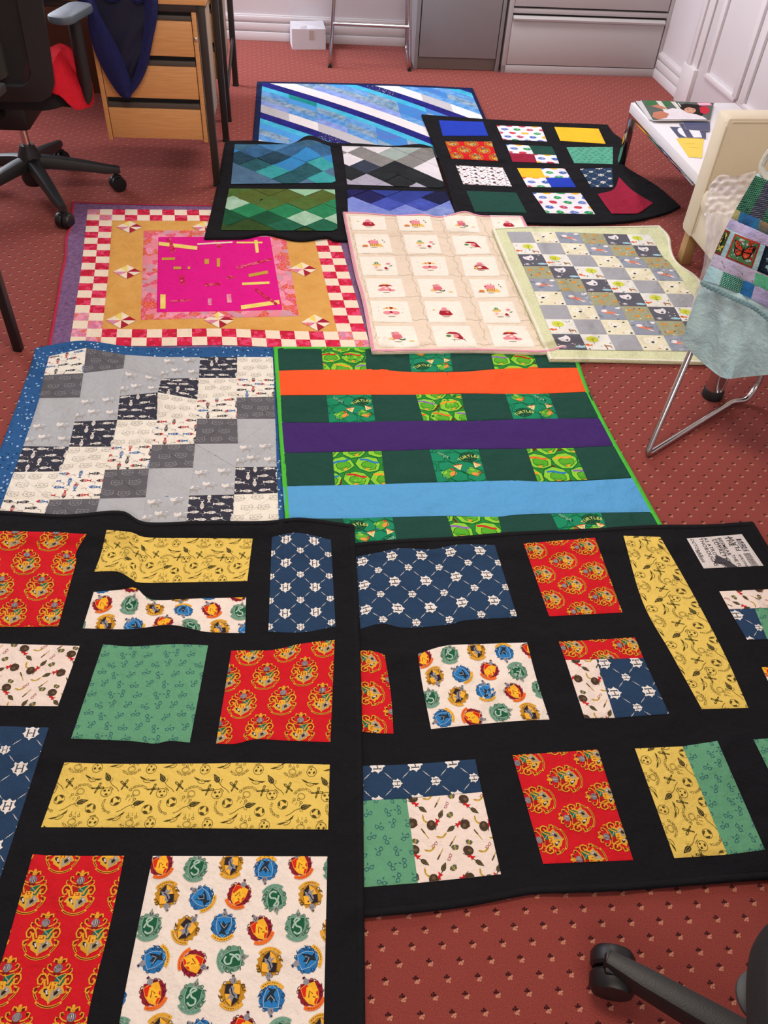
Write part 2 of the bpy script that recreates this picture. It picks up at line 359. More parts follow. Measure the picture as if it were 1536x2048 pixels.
class Quilt:
    def __init__(s, edges, lower=(), amp=.003, seed=0, ridges=(), thick=.007, wl=.22, crease=(9, .0042, .019)):
        s.C = Coons(*edges); s.lower = lower; s.amp = amp; s.t = thick; s.ridges = [(at(*a)[:2], at(*b)[:2], h, w) for a, b, h, w in ridges]
        r = random.Random(seed); s.w = [(r.uniform(0, 6.28), (2*math.pi/(wl*r.uniform(.35, 1.6))), r.uniform(0, 6.28), r.uniform(.5, 1)) for _ in range(7)]
        for _ in range(crease[0]):     # short random creases
            u, v, a, l = r.uniform(.05, .9), r.uniform(.05, .9), r.uniform(0, 3.14), r.uniform(.10, .32); p = s.C.xy(np.array(u), np.array(v))
            s.ridges.append((p, p+l*np.array([math.cos(a), math.sin(a)]), crease[1]*r.uniform(.6, 1.2), crease[2]*r.uniform(.85, 1.3)))
        T, R, B, L = s.C.e; s.poly = np.concatenate([T[::3], R[::3], B[::-1][::3], L[::-1][::3]])
    def h(s, X, Y):
        z = np.zeros(X.shape); wx = X+.05*np.sin(9*Y+s.w[0][2]); wy = Y+.05*np.sin(8*X+s.w[1][2]); tot = 0
        for a, k, p, m in s.w: z += m*(.5+.5*np.sin(k*(wx*math.cos(a)+wy*math.sin(a))+p))**2; tot += m
        z = z/tot*s.amp*3.0
        for a, b, hh, w_ in s.ridges:
            d, t = segd(X, Y, a, b); z = z+hh*np.exp(-(d/w_)**2)*(.25+.75*np.sin(np.pi*np.clip(t, 0, 1)))
        return z
    R_ = None
    def H(s, X, Y):
        """height of the cloth's top, read from an 8 mm raster made once"""
        if s.R_ is None:
            m = .12; s.x0, s.y0 = s.poly.min(0)-m; x1, y1 = s.poly.max(0)+m; s.st = .008; nx, ny = int((x1-s.x0)/s.st)+2, int((y1-s.y0)/s.st)+2
            GX, GY = np.meshgrid(s.x0+np.arange(nx)*s.st, s.y0+np.arange(ny)*s.st); s.R_ = s.H0(GX.ravel(), GY.ravel()).reshape(ny, nx)
        R = s.R_; fx = np.clip((X-s.x0)/s.st, 0, R.shape[1]-1.001); fy = np.clip((Y-s.y0)/s.st, 0, R.shape[0]-1.001); i = fx.astype(int); j = fy.astype(int); a = fx-i; b = fy-j
        return (1-b)*((1-a)*R[j, i]+a*R[j, i+1])+b*((1-a)*R[j+1, i]+a*R[j+1, i+1])
    def H0(s, X, Y):
        z = np.zeros(X.shape)+.001
        for q in s.lower:
            d = sdist(X, Y, q.poly); k = sstep(d, -.035, .004); m = k > 0
            if m.any():
                hz = np.zeros(X.shape); hz[m] = q.H(X[m], Y[m])*k[m]; z = np.maximum(z, hz)
        return z+s.t+s.h(X, Y)
    def lift(s, W, off=0.):
        """move plane points up along the line of sight until they rest at the cloth's height"""
        W = np.asarray(W, float); sh = W.shape[:-1]; w0 = W.reshape(-1, 2); p = w0.copy(); z = np.zeros(len(w0))
        off = np.broadcast_to(np.asarray(off, float), sh).reshape(-1) if np.ndim(off) else off
        lo = np.zeros(len(w0)); hi = np.full(len(w0), .22)
        for _ in range(13):
            z = (lo+hi)/2; p = w0*(1-z/HC)[:, None]; above = z > s.H(p[:, 0], p[:, 1])+off; hi = np.where(above, z, hi); lo = np.where(above, lo, z)
        z = (lo+hi)/2; p = w0*(1-z/HC)[:, None]
        return np.concatenate([p, z[:, None]], 1).reshape(*sh, 3)
def axis_nodes(L, step, e=.004):
    if L < 4*e: return [0, L*.15, L*.5, L*.85, L]
    n = max(1, round((L-2*e)/step)); return [0]+[e+(L-2*e)*i/n for i in range(n+1)]+[L]
class Grid:
    """a fabric piece: nodes on a cloth surface, with metric coordinates X (right), Y (down)"""
    def __init__(s, q, C, step=.013, off=.0006, puff=.0012, edge=.004, fn=None):
        s.W, s.H = C.W, C.H; s.xs = axis_nodes(s.W, step, edge); s.ys = axis_nodes(s.H, step, edge)
        X, Y = np.meshgrid(s.xs, s.ys); d = np.minimum(np.minimum(X, s.W-X), np.minimum(Y, s.H-Y)); o = off+puff*np.minimum(d/edge, 1)
        s.P = fn(X/s.W, Y/s.H, o) if fn else q.lift(C.xy(X/s.W, Y/s.H), o)
    def ev(s, X, Y):
        xs, ys = np.array(s.xs), np.array(s.ys); i = np.clip(np.searchsorted(xs, X, side='right')-1, 0, len(xs)-2); j = np.clip(np.searchsorted(ys, Y, side='right')-1, 0, len(ys)-2)
        a = ((X-xs[i])/(xs[i+1]-xs[i]))[:, None]; b = ((Y-ys[j])/(ys[j+1]-ys[j]))[:, None]; P = s.P
        return (1-a)*(1-b)*P[j, i]+a*(1-b)*P[j, i+1]+a*b*P[j+1, i+1]+(1-a)*b*P[j+1, i]
def build_patch(name, g, mat, parent, **props):
    mb = MB(); P = g.P[::-1]; mb.grid(P, mat); return mb.build(name, parent, sharp=60, **props)
def clip_poly(P, xa, xb, ya, yb):
    for ax, lim, sg in ((0, xa, 1), (0, xb, -1), (1, ya, 1), (1, yb, -1)):
        if not P: return P
        out = []; n = len(P)
        for i in range(n):
            a, b = P[i], P[(i+1) % n]; da = (a[ax]-lim)*sg; db = (b[ax]-lim)*sg
            if da >= 0: out.append(a)
            if (da >= 0) != (db >= 0):
                t = da/(da-db); out.append((a[0]+(b[0]-a[0])*t, a[1]+(b[1]-a[1])*t))
        P = out
    return P
NTRI = [0]
def add_print(g, items, parent, name='print', up=(0, 0, 1), inset=.0, z0=.00035, dz=.00006):
    """items: (motif, x, y, scale, rot); motif = [(colour, [triangles])...] in y-up units, cut to the piece's edges and cells"""
    V = []; Z = []; F = []; M = []; slots = []; xs, ys = g.xs, g.ys; W, H = g.W-inset, g.H-inset
    for mo, cx, cy, sc, rot in items:
        c, s_ = math.cos(rot)*sc, math.sin(rot)*sc
        for layer, (colr, tris) in enumerate(mo):
            k = None
            for tr in tris:
                T = [(cx+x*c-y*s_, cy-(x*s_+y*c)) for x, y in tr]
                x0 = min(p[0] for p in T); x1 = max(p[0] for p in T); y0 = min(p[1] for p in T); y1 = max(p[1] for p in T)
                if x1 <= inset or y1 <= inset or x0 >= W or y0 >= H: continue
                i0 = max(0, bisect_right(xs, x0)-1); i1 = min(len(xs)-2, bisect_right(xs, x1)-1); j0 = max(0, bisect_right(ys, y0)-1); j1 = min(len(ys)-2, bisect_right(ys, y1)-1)
                if k is None:
                    if colr not in slots: slots.append(colr)
                    k = slots.index(colr)
                zz = z0+dz*min(layer, 14)
                one = i0 == i1 and j0 == j1 and x0 >= 0 and y0 >= 0 and x1 <= g.W and y1 <= g.H
                for i in range(i0, i1+1):
                    for j in range(j0, j1+1):
                        Q = T if one else clip_poly(T, max(xs[i], inset), min(xs[i+1], W), max(ys[j], inset), min(ys[j+1], H))
                        if len(Q) < 3: continue
                        b0 = len(V); V += Q; Z += [zz]*len(Q); F.append(list(range(b0, b0+len(Q)))); M.append(k)
    if not V: return None
    A = np.array(V); P = g.ev(np.clip(A[:, 0], 0, g.W), np.clip(A[:, 1], 0, g.H))+np.array(Z)[:, None]*np.array(up)
    mb = MB(); mb.v = [P]; mb.n = len(P)
    # faces wound upward
    F2 = []
    for f in F:
        a, b, c = A[f[0]], A[f[1]], A[f[2]]; ar = sum(A[f[i]][0]*A[f[(i+1) % len(f)]][1]-A[f[(i+1) % len(f)]][0]*A[f[i]][1] for i in range(len(f)))
        F2.append(f[::-1] if ar > 0 else f)
    mb.f = F2; mb.m = M; mb.slots = [ink(c) for c in slots]; NTRI[0] += len(F)
    return mb.build(name, parent, smooth=False, kind='stuff')
class Piece(Grid): pass
def poly_piece(q, C, pts, mat, parent, name='piece', step=.02, off=.0014):
    """flat polygon pts in (u, v) of the Coons block C, cut into cells so that it follows the cloth, with a turned-down rim"""
    xs = np.linspace(0, 1, max(2, round(C.W/step)+1)); ys = np.linspace(0, 1, max(2, round(C.H/step)+1))
    us = [p[0] for p in pts]; vs = [p[1] for p in pts]; V = []; F = []
    for i in range(len(xs)-1):
        if xs[i+1] <= min(us) or xs[i] >= max(us): continue
        for j in range(len(ys)-1):
            if ys[j+1] <= min(vs) or ys[j] >= max(vs): continue
            Q = clip_poly(list(pts), xs[i], xs[i+1], ys[j], ys[j+1])
            if len(Q) >= 3 and abs(sum(Q[k][0]*Q[(k+1) % len(Q)][1]-Q[(k+1) % len(Q)][0]*Q[k][1] for k in range(len(Q)))) > 1e-8:
                b = len(V); V += Q; F.append(list(range(b, b+len(Q))))
    if not V: return None
    # outline shrinks slightly so seams show as grooves
    A = np.array(V); c = A.mean(0); P = q.lift(C.xy(np.clip(A[:, 0], 0, 1), np.clip(A[:, 1], 0, 1)), off)
    mb = MB(); F2 = []
    for f in F:
        ar = sum(A[f[i]][0]*A[f[(i+1) % len(f)]][1]-A[f[(i+1) % len(f)]][0]*A[f[i]][1] for i in range(len(f))); F2.append(f[::-1] if ar > 0 else f)
    n = len(pts); R = []
    for i in range(n):
        a, b = np.array(pts[i]), np.array(pts[(i+1) % n])
        for t in (0, .25, .5, .75): R.append(a+(b-a)*t)
    R = np.clip(np.array(R), 0, 1); ru = q.lift(C.xy(R[:, 0], R[:, 1]), off); rl = q.lift(C.xy(R[:, 0], R[:, 1]), .0002); m = len(R)
    key = {}; idx = []; keep = []
    for i, (a, b) in enumerate(A):      # cells share their corner points, so the top shades as one cloth
        kk_ = (round(a*C.W*4000), round(b*C.H*4000))
        if kk_ not in key: key[kk_] = len(keep); keep.append(i)
        idx.append(key[kk_])
    F3 = []
    for f in F2:
        g_ = []
        for i in f:
            if not g_ or g_[-1] != idx[i]: g_.append(idx[i])
        if len(g_) > 1 and g_[0] == g_[-1]: g_.pop()
        if len(g_) > 2: F3.append(g_)
    mb.add(P[keep], F3, mat); mb.add(np.concatenate([ru, rl]), [[i, (i+1) % m, m+(i+1) % m, m+i] for i in range(m)], mat)
    return mb.build(name, parent, sharp=50)
def base_sheet(q, mat, parent, name='backing', step=.016, skirt=True):
    C = q.C; nx, ny = max(8, round(C.W/step)), max(8, round(C.H/step)); U, V = np.meshgrid(np.linspace(0, 1, nx+1), np.linspace(0, 1, ny+1))
    P = q.lift(C.xy(U, V)); mb = MB(); mb.grid(P[::-1], mat)
    ring = [(0, i) for i in range(nx)]+[(j, nx) for j in range(ny)]+[(ny, i) for i in range(nx, 0, -1)]+[(j, 0) for j in range(ny, 0, -1)]
    top = np.array([P[a] for a in ring]); ctr = P.mean((0, 1)); out = []
    n = len(ring)
    for k, p in enumerate(top):
        t = top[(k+1) % n]-top[k-1]; nrm = np.array([t[1], -t[0], 0]); nrm /= np.linalg.norm(nrm)+1e-9
        if nrm@(p-ctr) < 0: nrm = -nrm
        out.append(nrm)
    out = np.array(out); L1 = top+out*.0025+[0, 0, -.003]; L2 = top+out*.001+[0, 0, -q.t+.0005]
    R = np.concatenate([top, L1, L2]); F = []
    for k in range(n):
        k2 = (k+1) % n
        for b in (0, n): F.append([b+k, b+k2, b+n+k2, b+n+k])
    mb.add(R, F, mat)
    bm = bmesh.new(); o = mb.build(name, parent, sharp=80); bm.from_mesh(o.data); bmesh.ops.remove_doubles(bm, verts=bm.verts[:], dist=.0002); bmesh.ops.recalc_face_normals(bm, faces=bm.faces[:]); bm.to_mesh(o.data); bm.free()
    o.data.polygons.foreach_set('use_smooth', [True]*len(o.data.polygons)); return o
def binding(q, mat, parent, w_=.012, name='binding', edges=(0, 1, 2, 3)):
    """raised strip sewn round the edge"""
    mb = MB(); C = q.C; uu, vv = w_/C.W, w_/C.H
    for k in edges:
        n = max(10, int((C.W if k in (0, 2) else C.H)/.015)); t = np.linspace(0, 1, n); rows = []
        for f, o in ((-.25, -.004), (0, .001), (.35, .0022), (.75, .0022), (1, .0004)):
            if k == 0: u, v = t, np.full(n, f*vv)
            elif k == 2: u, v = t, np.full(n, 1-f*vv)
            elif k == 3: u, v = np.full(n, f*uu), t
            else: u, v = np.full(n, 1-f*uu), t
            uc, vc = np.clip(u, 0, 1), np.clip(v, 0, 1); xy = C.xy(uc, vc)
            if f < 0:
                xi = C.xy(uc+(uu if k == 3 else -uu if k == 1 else 0), vc+(vv if k == 0 else -vv if k == 2 else 0)); xy = xy+(xy-xi)*.2
            rows.append(q.lift(xy, o))
        A = np.array(rows); mb.grid(A if k in (2, 1) else A[::-1], mat)
    return mb.build(name, parent, sharp=70)
# ---------------------------------------------------------------- printed motifs (flat shapes in units, y up)
def P_(c, *polys):
    out = []
    for p in polys:
        p = [(float(a), float(b)) for a, b in p]; tr = tessellate_polygon([[Vector((a, b, 0)) for a, b in p]]); out += [[p[i] for i in t] for t in tr]
    return (c, out)
def ell(cx, cy, rx, ry=None, rot=0, n=10):
    ry = rx if ry is None else ry; c, s = math.cos(rot), math.sin(rot)
    return [(cx+rx*math.cos(t)*c-ry*math.sin(t)*s, cy+rx*math.cos(t)*s+ry*math.sin(t)*c) for t in [2*math.pi*i/n for i in range(n)]]
def S_(c, w_, *lines, closed=False, taper=False):
    tr = []
    for L in lines:
        L = list(L); n = len(L); A = []
        if closed: L = L+[L[0], L[1]]; n = len(L)
        for i, p in enumerate(L):
            a, b = L[max(i-1, 0)], L[min(i+1, n-1)]; dx, dy = b[0]-a[0], b[1]-a[1]; l = math.hypot(dx, dy) or 1
            ww = w_/2*((1-.85*abs(2*i/(n-1)-1)**1.5) if taper else 1); A.append(((p[0]-dy/l*ww, p[1]+dx/l*ww), (p[0]+dy/l*ww, p[1]-dx/l*ww)))
        for i in range(n-1): (a, b), (d, e) = A[i], A[i+1]; tr += [[a, b, e], [a, e, d]]
    return (c, tr)
def ring(c, cx, cy, rx, ry=None, w_=.1, n=12): return S_(c, w_, ell(cx, cy, rx, ry, 0, n), closed=True)
def arcp(cx, cy, rx, ry, a0, a1, n=8): return [(cx+rx*math.cos(math.radians(a0+(a1-a0)*i/n)), cy+ry*math.sin(math.radians(a0+(a1-a0)*i/n))) for i in range(n+1)]
def xf(mo, dx=0, dy=0, sc=1, rot=0, fx=1):
    c, s = math.cos(rot)*sc, math.sin(rot)*sc
    return [(k, [[(dx+x*fx*c-y*s, dy+x*fx*s+y*c) for x, y in t] for t in tr]) for k, tr in mo]
GL = {}
def glyph(ch, bold=True):
    if ch in GL: return GL[ch]
    cu = bpy.data.curves.new('t', 'FONT'); cu.body = ch; cu.resolution_u = 2; cu.offset = .012 if bold else 0
    o = bpy.data.objects.new('t', cu); COL.objects.link(o); bpy.context.view_layer.update()
    me = bpy.data.meshes.new_from_object(o); me.calc_loop_triangles(); v = [(p.co.x, p.co.y) for p in me.vertices]
    tr = [[v[i] for i in t.vertices] for t in me.loop_triangles]; wd = max([p[0] for p in v], default=.3)+.06
    bpy.data.objects.remove(o); bpy.data.meshes.remove(me); bpy.data.curves.remove(cu); GL[ch] = (tr, wd); return GL[ch]
def text(c, s, x, y, h, rot=0, sx=1.0):
    tr = []; cx = 0; ca, sa = math.cos(rot), math.sin(rot); k = h/.72
    for ch in s:
        if ch == ' ': cx += .3; continue
        g, wd = glyph(ch)
        for t in g: tr.append([(x+(px+cx)*k*sx*ca-py*k*sa, y+(px+cx)*k*sx*sa+py*k*ca) for px, py in t])
        cx += wd
    return (c, tr), cx*k*sx
def arctext(c, s, cx, cy, r, a_mid, h, inside=False):
    """letters along an arc centred on a_mid degrees"""
    wd = [glyph(ch)[1]*h/.72 if ch != ' ' else .3*h/.72 for ch in s]; tot = sum(wd); tr = []; a = math.radians(a_mid)+(tot/2/r)*(1 if not inside else -1)
    for ch, w_ in zip(s, wd):
        d = w_/2/r; a += -d if not inside else d
        if ch != ' ':
            ro = a-math.pi/2 if not inside else a+math.pi/2; px, py = cx+r*math.cos(a), cy+r*math.sin(a)
            g, _ = glyph(ch); k = h/.72; ca, sa = math.cos(ro), math.sin(ro); ox = -w_/2; oy = -h/2
            for t in g: tr.append([(px+(q[0]*k+ox)*ca-(q[1]*k+oy)*sa, py+(q[0]*k+ox)*sa+(q[1]*k+oy)*ca) for q in t])
        a += -d if not inside else d
    return (c, tr)
def serifH(c, cx, cy, h, w_=None, st=.2, sl=0.0):
    w_ = w_ or h*.85; a = h*st; P = []
    def R(x0, y0, x1, y1): P.append([(cx+x0+sl*y0, cy+y0), (cx+x1+sl*y0, cy+y0), (cx+x1+sl*y1, cy+y1), (cx+x0+sl*y1, cy+y1)])
    for s in (-1, 1):
        x = s*(w_/2-a*.9); R(x-a/2, -h/2, x+a/2, h/2)
        for y in (-h/2, h/2-a*.5): R(x-a, y, x+a, y+a*.5)
    R(-w_/2+a, -a*.3, w_/2-a, a*.3); return P_(c, *P)
# ================================================================ fabric prints
def crest_big():
    M = []; g, dk, rd_ = 'e0a030', '5a2410', 'a81c1c'
    for a0, a1, r in ((188, 228, 1.0), (230, 310, 1.1), (312, 352, 1.0)):
        M.append(S_(g, .13, arcp(0, .12, r, r*.98, a0, a1, 6)))
    M += [S_(dk, .05, arcp(0, .12, 1.1, 1.08, 236, 304, 8)), S_(dk, .05, arcp(0, .12, 1.0, .98, 196, 226, 4)), S_(dk, .05, arcp(0, .12, 1.0, .98, 314, 346, 4))]
    out = [(-.62, .28), (-.5, .02), (-.72, -.28), (-.52, -.34), (-.48, -.48), (-.1, -.68), (0, -.84), (.1, -.68), (.5, -.48), (.55, -.34), (.76, -.28), (.55, .02), (.66, .28), (.5, .7), (.1, .55), (0, .62), (-.1, .55), (-.45, .7)]
    M.append(P_(g, out))
    M.append(P_(rd_, [(-.5, .3), (-.4, .05), (0, .05), (0, .5), (-.4, .62)])); M.append(P_('1f6a50', [(0, .05), (.42, .05), (.55, .3), (.5, .66), (.1, .5), (0, .52)]))
    M.append(P_('d8a83c', [(0, .05), (-.42, 0), (-.62, -.24), (-.42, -.42), (0, -.7)])); M.append(P_('a89c84', [(0, .05), (.42, 0), (.64, -.24), (.42, -.42), (0, -.7)]))
    M.append(P_('2c2024', [(-.46, -.1), (-.3, -.06), (-.2, -.2), (-.1, -.42), (-.2, -.46), (-.3, -.3), (-.42, -.24)], [(.14, -.3), (.3, -.1), (.42, -.14), (.36, -.3), (.2, -.44)]))
    M.append(P_('d8ccd0', [(-.34, -.16), (-.24, -.14), (-.16, -.36), (-.26, -.34)], [(.28, -.18), (.44, -.06), (.4, -.2)]))
    M.append(P_('8c7a3c', [(.1, -.2), (.2, -.14), (.16, -.32)], [(.3, -.4), (.44, -.3), (.36, -.46)])); M.append(S_('c8b8a8', .035, [(.05, .48), (.3, .3), (.2, .1)]))
    for s in (-1, 1):   # side scrolls
        M.append(S_(g, .09, [(s*x, y) for x, y in [(.3, .12), (.42, .42), (.62, .64), (.86, .62), (.96, .4), (.86, .16), (.66, .14), (.62, .34), (.76, .42)]]))
        M.append(S_(dk, .045, [(s*x, y) for x, y in [(.5, .4), (.68, .56), (.86, .5), (.86, .28), (.72, .22)]]))
        M.append(S_(g, .08, [(s*x, y) for x, y in [(.72, .04), (.94, -.04), (1.0, -.22), (.86, -.3), (.78, -.18)]]))
        M.append(P_(dk, ell(s*.9, -.1, .07, .1), ell(s*.72, .86, .07, .06), ell(s*.5, 1.05, .09, .07)))
        M.append(S_(g, .07, [(s*x, y) for x, y in [(.2, .72), (.42, .78), (.6, .92), (.62, 1.1), (.48, 1.14), (.42, 1.02)]]))
        M.append(S_(g, .07, [(s*x, y) for x, y in [(.7, .62), (.82, .78), (.8, .92), (.7, .88)]]))
        M.append(S_(g, .09, [(s*x, y) for x, y in [(.05, 1.24), (.18, 1.36), (.32, 1.4), (.36, 1.22)]]))
        M.append(P_(dk, ell(s*.2, 1.27, .08, .07)))
    M.append(P_('8a8488', ell(.0, .92, .24, .22, 0, 12))); M.append(S_('2e2628', .035, *[[(x, 1.08), (x*1.4, .92), (x, .76)] for x in (-.12, -.04, .04, .12)])); M.append(S_('d0c8cc', .03, [(-.16, 1.0), (-.18, .86)], [(0, 1.1), (0, .78)], [(.08, 1.06), (.11, .8)]))
    M.append(P_('7a2018', [(-.26, .72), (.24, .7), (.1, .6), (-.12, .6)])); M.append(P_(g, [(-.05, 1.2), (-.1, 1.45), (0, 1.54), (.1, 1.45), (.05, 1.2)], ell(0, 1.2, .14, .05)))
    M.append(P_('e8ac34', [(-.26, -.14), (.2, -.14), (.24, .04), (.2, .26), (-.2, .26), (-.24, .06)])); M.append(serifH('a02014', -.01, .06, .3, .3, .2))
    return M
CREST = crest_big()
def mantle(c, c2, spiky=0, seed=0):
    r = random.Random(seed); M = []
    pts = []
    for i in range(26):
        a = 2*math.pi*i/26+math.pi/2; rr = (.88 if i % 2 else .97)+r.uniform(-.07, .05); pts.append((rr*.92*math.cos(a), .08+rr*.9*math.sin(a)*(1 if math.sin(a) < 0 else .95)))
    M.append(P_(c, pts))
    for i in range(9):
        a = r.uniform(0, 6.28); x, y = .78*math.cos(a), .1+.72*math.sin(a); M.append(S_(c2, .05, arcp(x, y, .13, .11, r.uniform(0, 180), r.uniform(260, 420), 5)))
    return M
def house(kind):
    cfg = dict(lion=('8c2032', '5a1420', 'e8702c', 'd82c1c', 'f0b030'), snake=('6a9480', '2e5c48', '74a08c', '1f5c40', '1f5c40'), badger=('c08a28', '5c4418', 'e0a83c', '2c262c', 'f0b23c'), eagle=('2e70ac', '183c68', 'e8b040', '2a7cc0', '2a7cc0'))[kind]
    ma, ma2, ban, q1, q2 = cfg
    M = mantle(ma, ma2, seed=hash(kind) % 97 if False else len(kind)*7)
    sh = [(-.48, .55), (.0, .62), (.48, .55), (.5, .0), (.36, -.42), (0, -.74), (-.36, -.42), (-.5, .0)]
    M.append(P_({'lion': 'f0b030', 'snake': '9cb8a8', 'badger': '7c5818', 'eagle': 'a8c0d4'}[kind], [(x*1.07, y*1.06) for x, y in sh])); M.append(P_(q1, sh))
    if kind in ('lion', 'badger'):
        M.append(P_(q2, [(0, .62), (.48, .55), (.5, -.02), (0, -.02)], [(0, -.02), (-.5, 0), (-.36, -.42), (0, -.74)]))
    K0 = len(M)
    if kind == 'lion':
        M.append(P_('f6be34', [(-.42, -.3), (-.3, .1), (-.1, .45), (.1, .4), (.2, .15), (.42, .1), (.3, -.15), (.4, -.4), (.15, -.35), (-.05, -.6), (-.15, -.3)])); M.append(S_('8c1c18', .06, [(-.2, -.15), (-.02, .2), (.12, -.05)], [(.05, -.2), (.2, -.3)]))
    if kind == 'snake':
        M.append(S_('a8c4b4', .1, bez([(-.28, -.1), (-.2, .1), (-.02, .3), (.12, .4), (-.05, .46), (-.2, .3), (-.05, .02), (.18, -.05), (.22, -.28), (.0, -.4), (-.2, -.28)], 2)))
    if kind == 'badger':
        M.append(P_('8c8c94', [(-.3, -.3), (-.12, -.05), (-.2, .2), (-.05, .42), (.1, .3), (.05, .1), (.25, .0), (.3, -.25), (.1, -.15), (.0, -.42), (-.08, -.2)])); M.append(S_('26222a', .06, [(-.1, .3), (0, .0), (.15, -.12)]))
    if kind == 'eagle':
        M.append(P_('26303c', [(-.35, .3), (-.1, .1), (-.05, .3), (.1, .1), (.4, .25), (.25, -.1), (.1, -.3), (.25, -.5), (-.05, -.4), (-.25, -.45), (-.1, -.15)])); M.append(S_('a8b0b8', .04, [(-.2, .15), (.05, -.1), (.2, .1)]))
    M[K0:] = xf(M[K0:], 0, 0, 1.22 if kind != 'lion' else 1.05)
    M.append(P_('8e8e96' if kind != 'snake' else '8c9890', ell(0, .78, .2, .2, 0, 9), [(-.12, .95), (0, 1.2), (.1, .95)])); M.append(S_('3c3438', .05, [(-.08, .88), (-.02, .68)], [(.08, .88), (.05, .68)]))
    if kind != 'snake': M.append(P_(ma2, ell(-.06, 1.08, .1, .07)))
    M.append(S_(ban, .24, arcp(0, .25, 1.0, 1.13, 225, 315, 8))); M.append(S_({'lion': 'b03c14', 'snake': '4a7864', 'badger': '6a4818', 'eagle': '7c5414'}[kind], .06, *[arcp(0, .25, 1.0, 1.13, a, a+6, 1) for a in range(231, 308, 9)]))
    return M
HOUSE = {k: house(k) for k in ('lion', 'snake', 'badger', 'eagle')}
def shieldH():
    M = [P_('e8e4e0', [(-.75, .62), (-.62, .78), (-.55, .66), (-.3, .62), (-.12, .8), (0, .9), (.12, .8), (.3, .62), (.55, .66), (.62, .78), (.75, .62), (.62, .3), (.78, .0), (.95, -.05), (.72, -.25), (.55, -.55), (.2, -.66), (0, -.95), (-.2, -.66), (-.55, -.55), (-.72, -.25), (-.95, -.05), (-.78, .0), (-.62, .3)])]
    M.append(serifH('4a4a52', 0, .0, .95, .95, .16)); M.append(serifH('e8e4e0', 0.0, .0, .0001, .0001, .1)); M.append(S_('4a4a52', .09, [(-.2, -.12), (0, .06), (.2, -.02)])); return M
SHH = shieldH()
BOLT = [P_('e8e4e0', [(-1, -.03), (-.2, .09), (-.12, -.03), (.12, .14), (.2, .02), (1, .04), (.2, -.1), (.12, .03), (-.12, -.14), (-.2, -.02)])]
def glasses(c='2a5a6c'): return [ring(c, -.45, 0, .34, .32, .11, 9), ring(c, .45, 0, .34, .32, .11, 9), S_(c, .11, [(-.14, .05), (.14, .05)], [(-.78, .1), (-.9, .32)], [(.78, .1), (.9, .32)]), P_(c, [(-.12, .62), (.06, 1.12), (.14, .9), (.02, .55)])]
GLS = glasses(); GLR = glasses('9c2030')[:3]
def broom(c1='3e3a30', c2='5a4c34', h=.5): return [S_(c2, .09, [(-1.3, -.1), (-.6, .03), (0, 0), (.3, 0)]), P_(c1, [(.25, .0), (.4, .22), (.75, .3), (1.15, .14), (1.4, .0), (1.15, -.14), (.75, -.28), (.4, -.2)]), S_('8a7438', .04, [(.4, .08), (.8, .12), (1.2, .03)], [(.4, -.07), (.8, -.1), (1.2, -.03)])]
def ybroom(): return [S_('6e5c28', .07, [(-1.5, -.35), (-1.0, -.3), (-.4, -.05), (0, 0), (.3, 0)]), P_('3e3a22', [(.25, .0), (.4, .24), (.75, .32), (1.15, .16), (1.5, .0), (1.15, -.16), (.75, -.3), (.4, -.22)]), S_('b8a04c', .035, [(.45, .1), (.8, .15), (1.2, .04)], [(.45, -.08), (.8, -.12), (1.2, -.03)]), S_('6e5c28', .05, [(.1, -.05), (.2, -.35), (.4, -.3), (.35, -.5)])]
YB = ybroom(); BR = broom()
YK = '50471e'
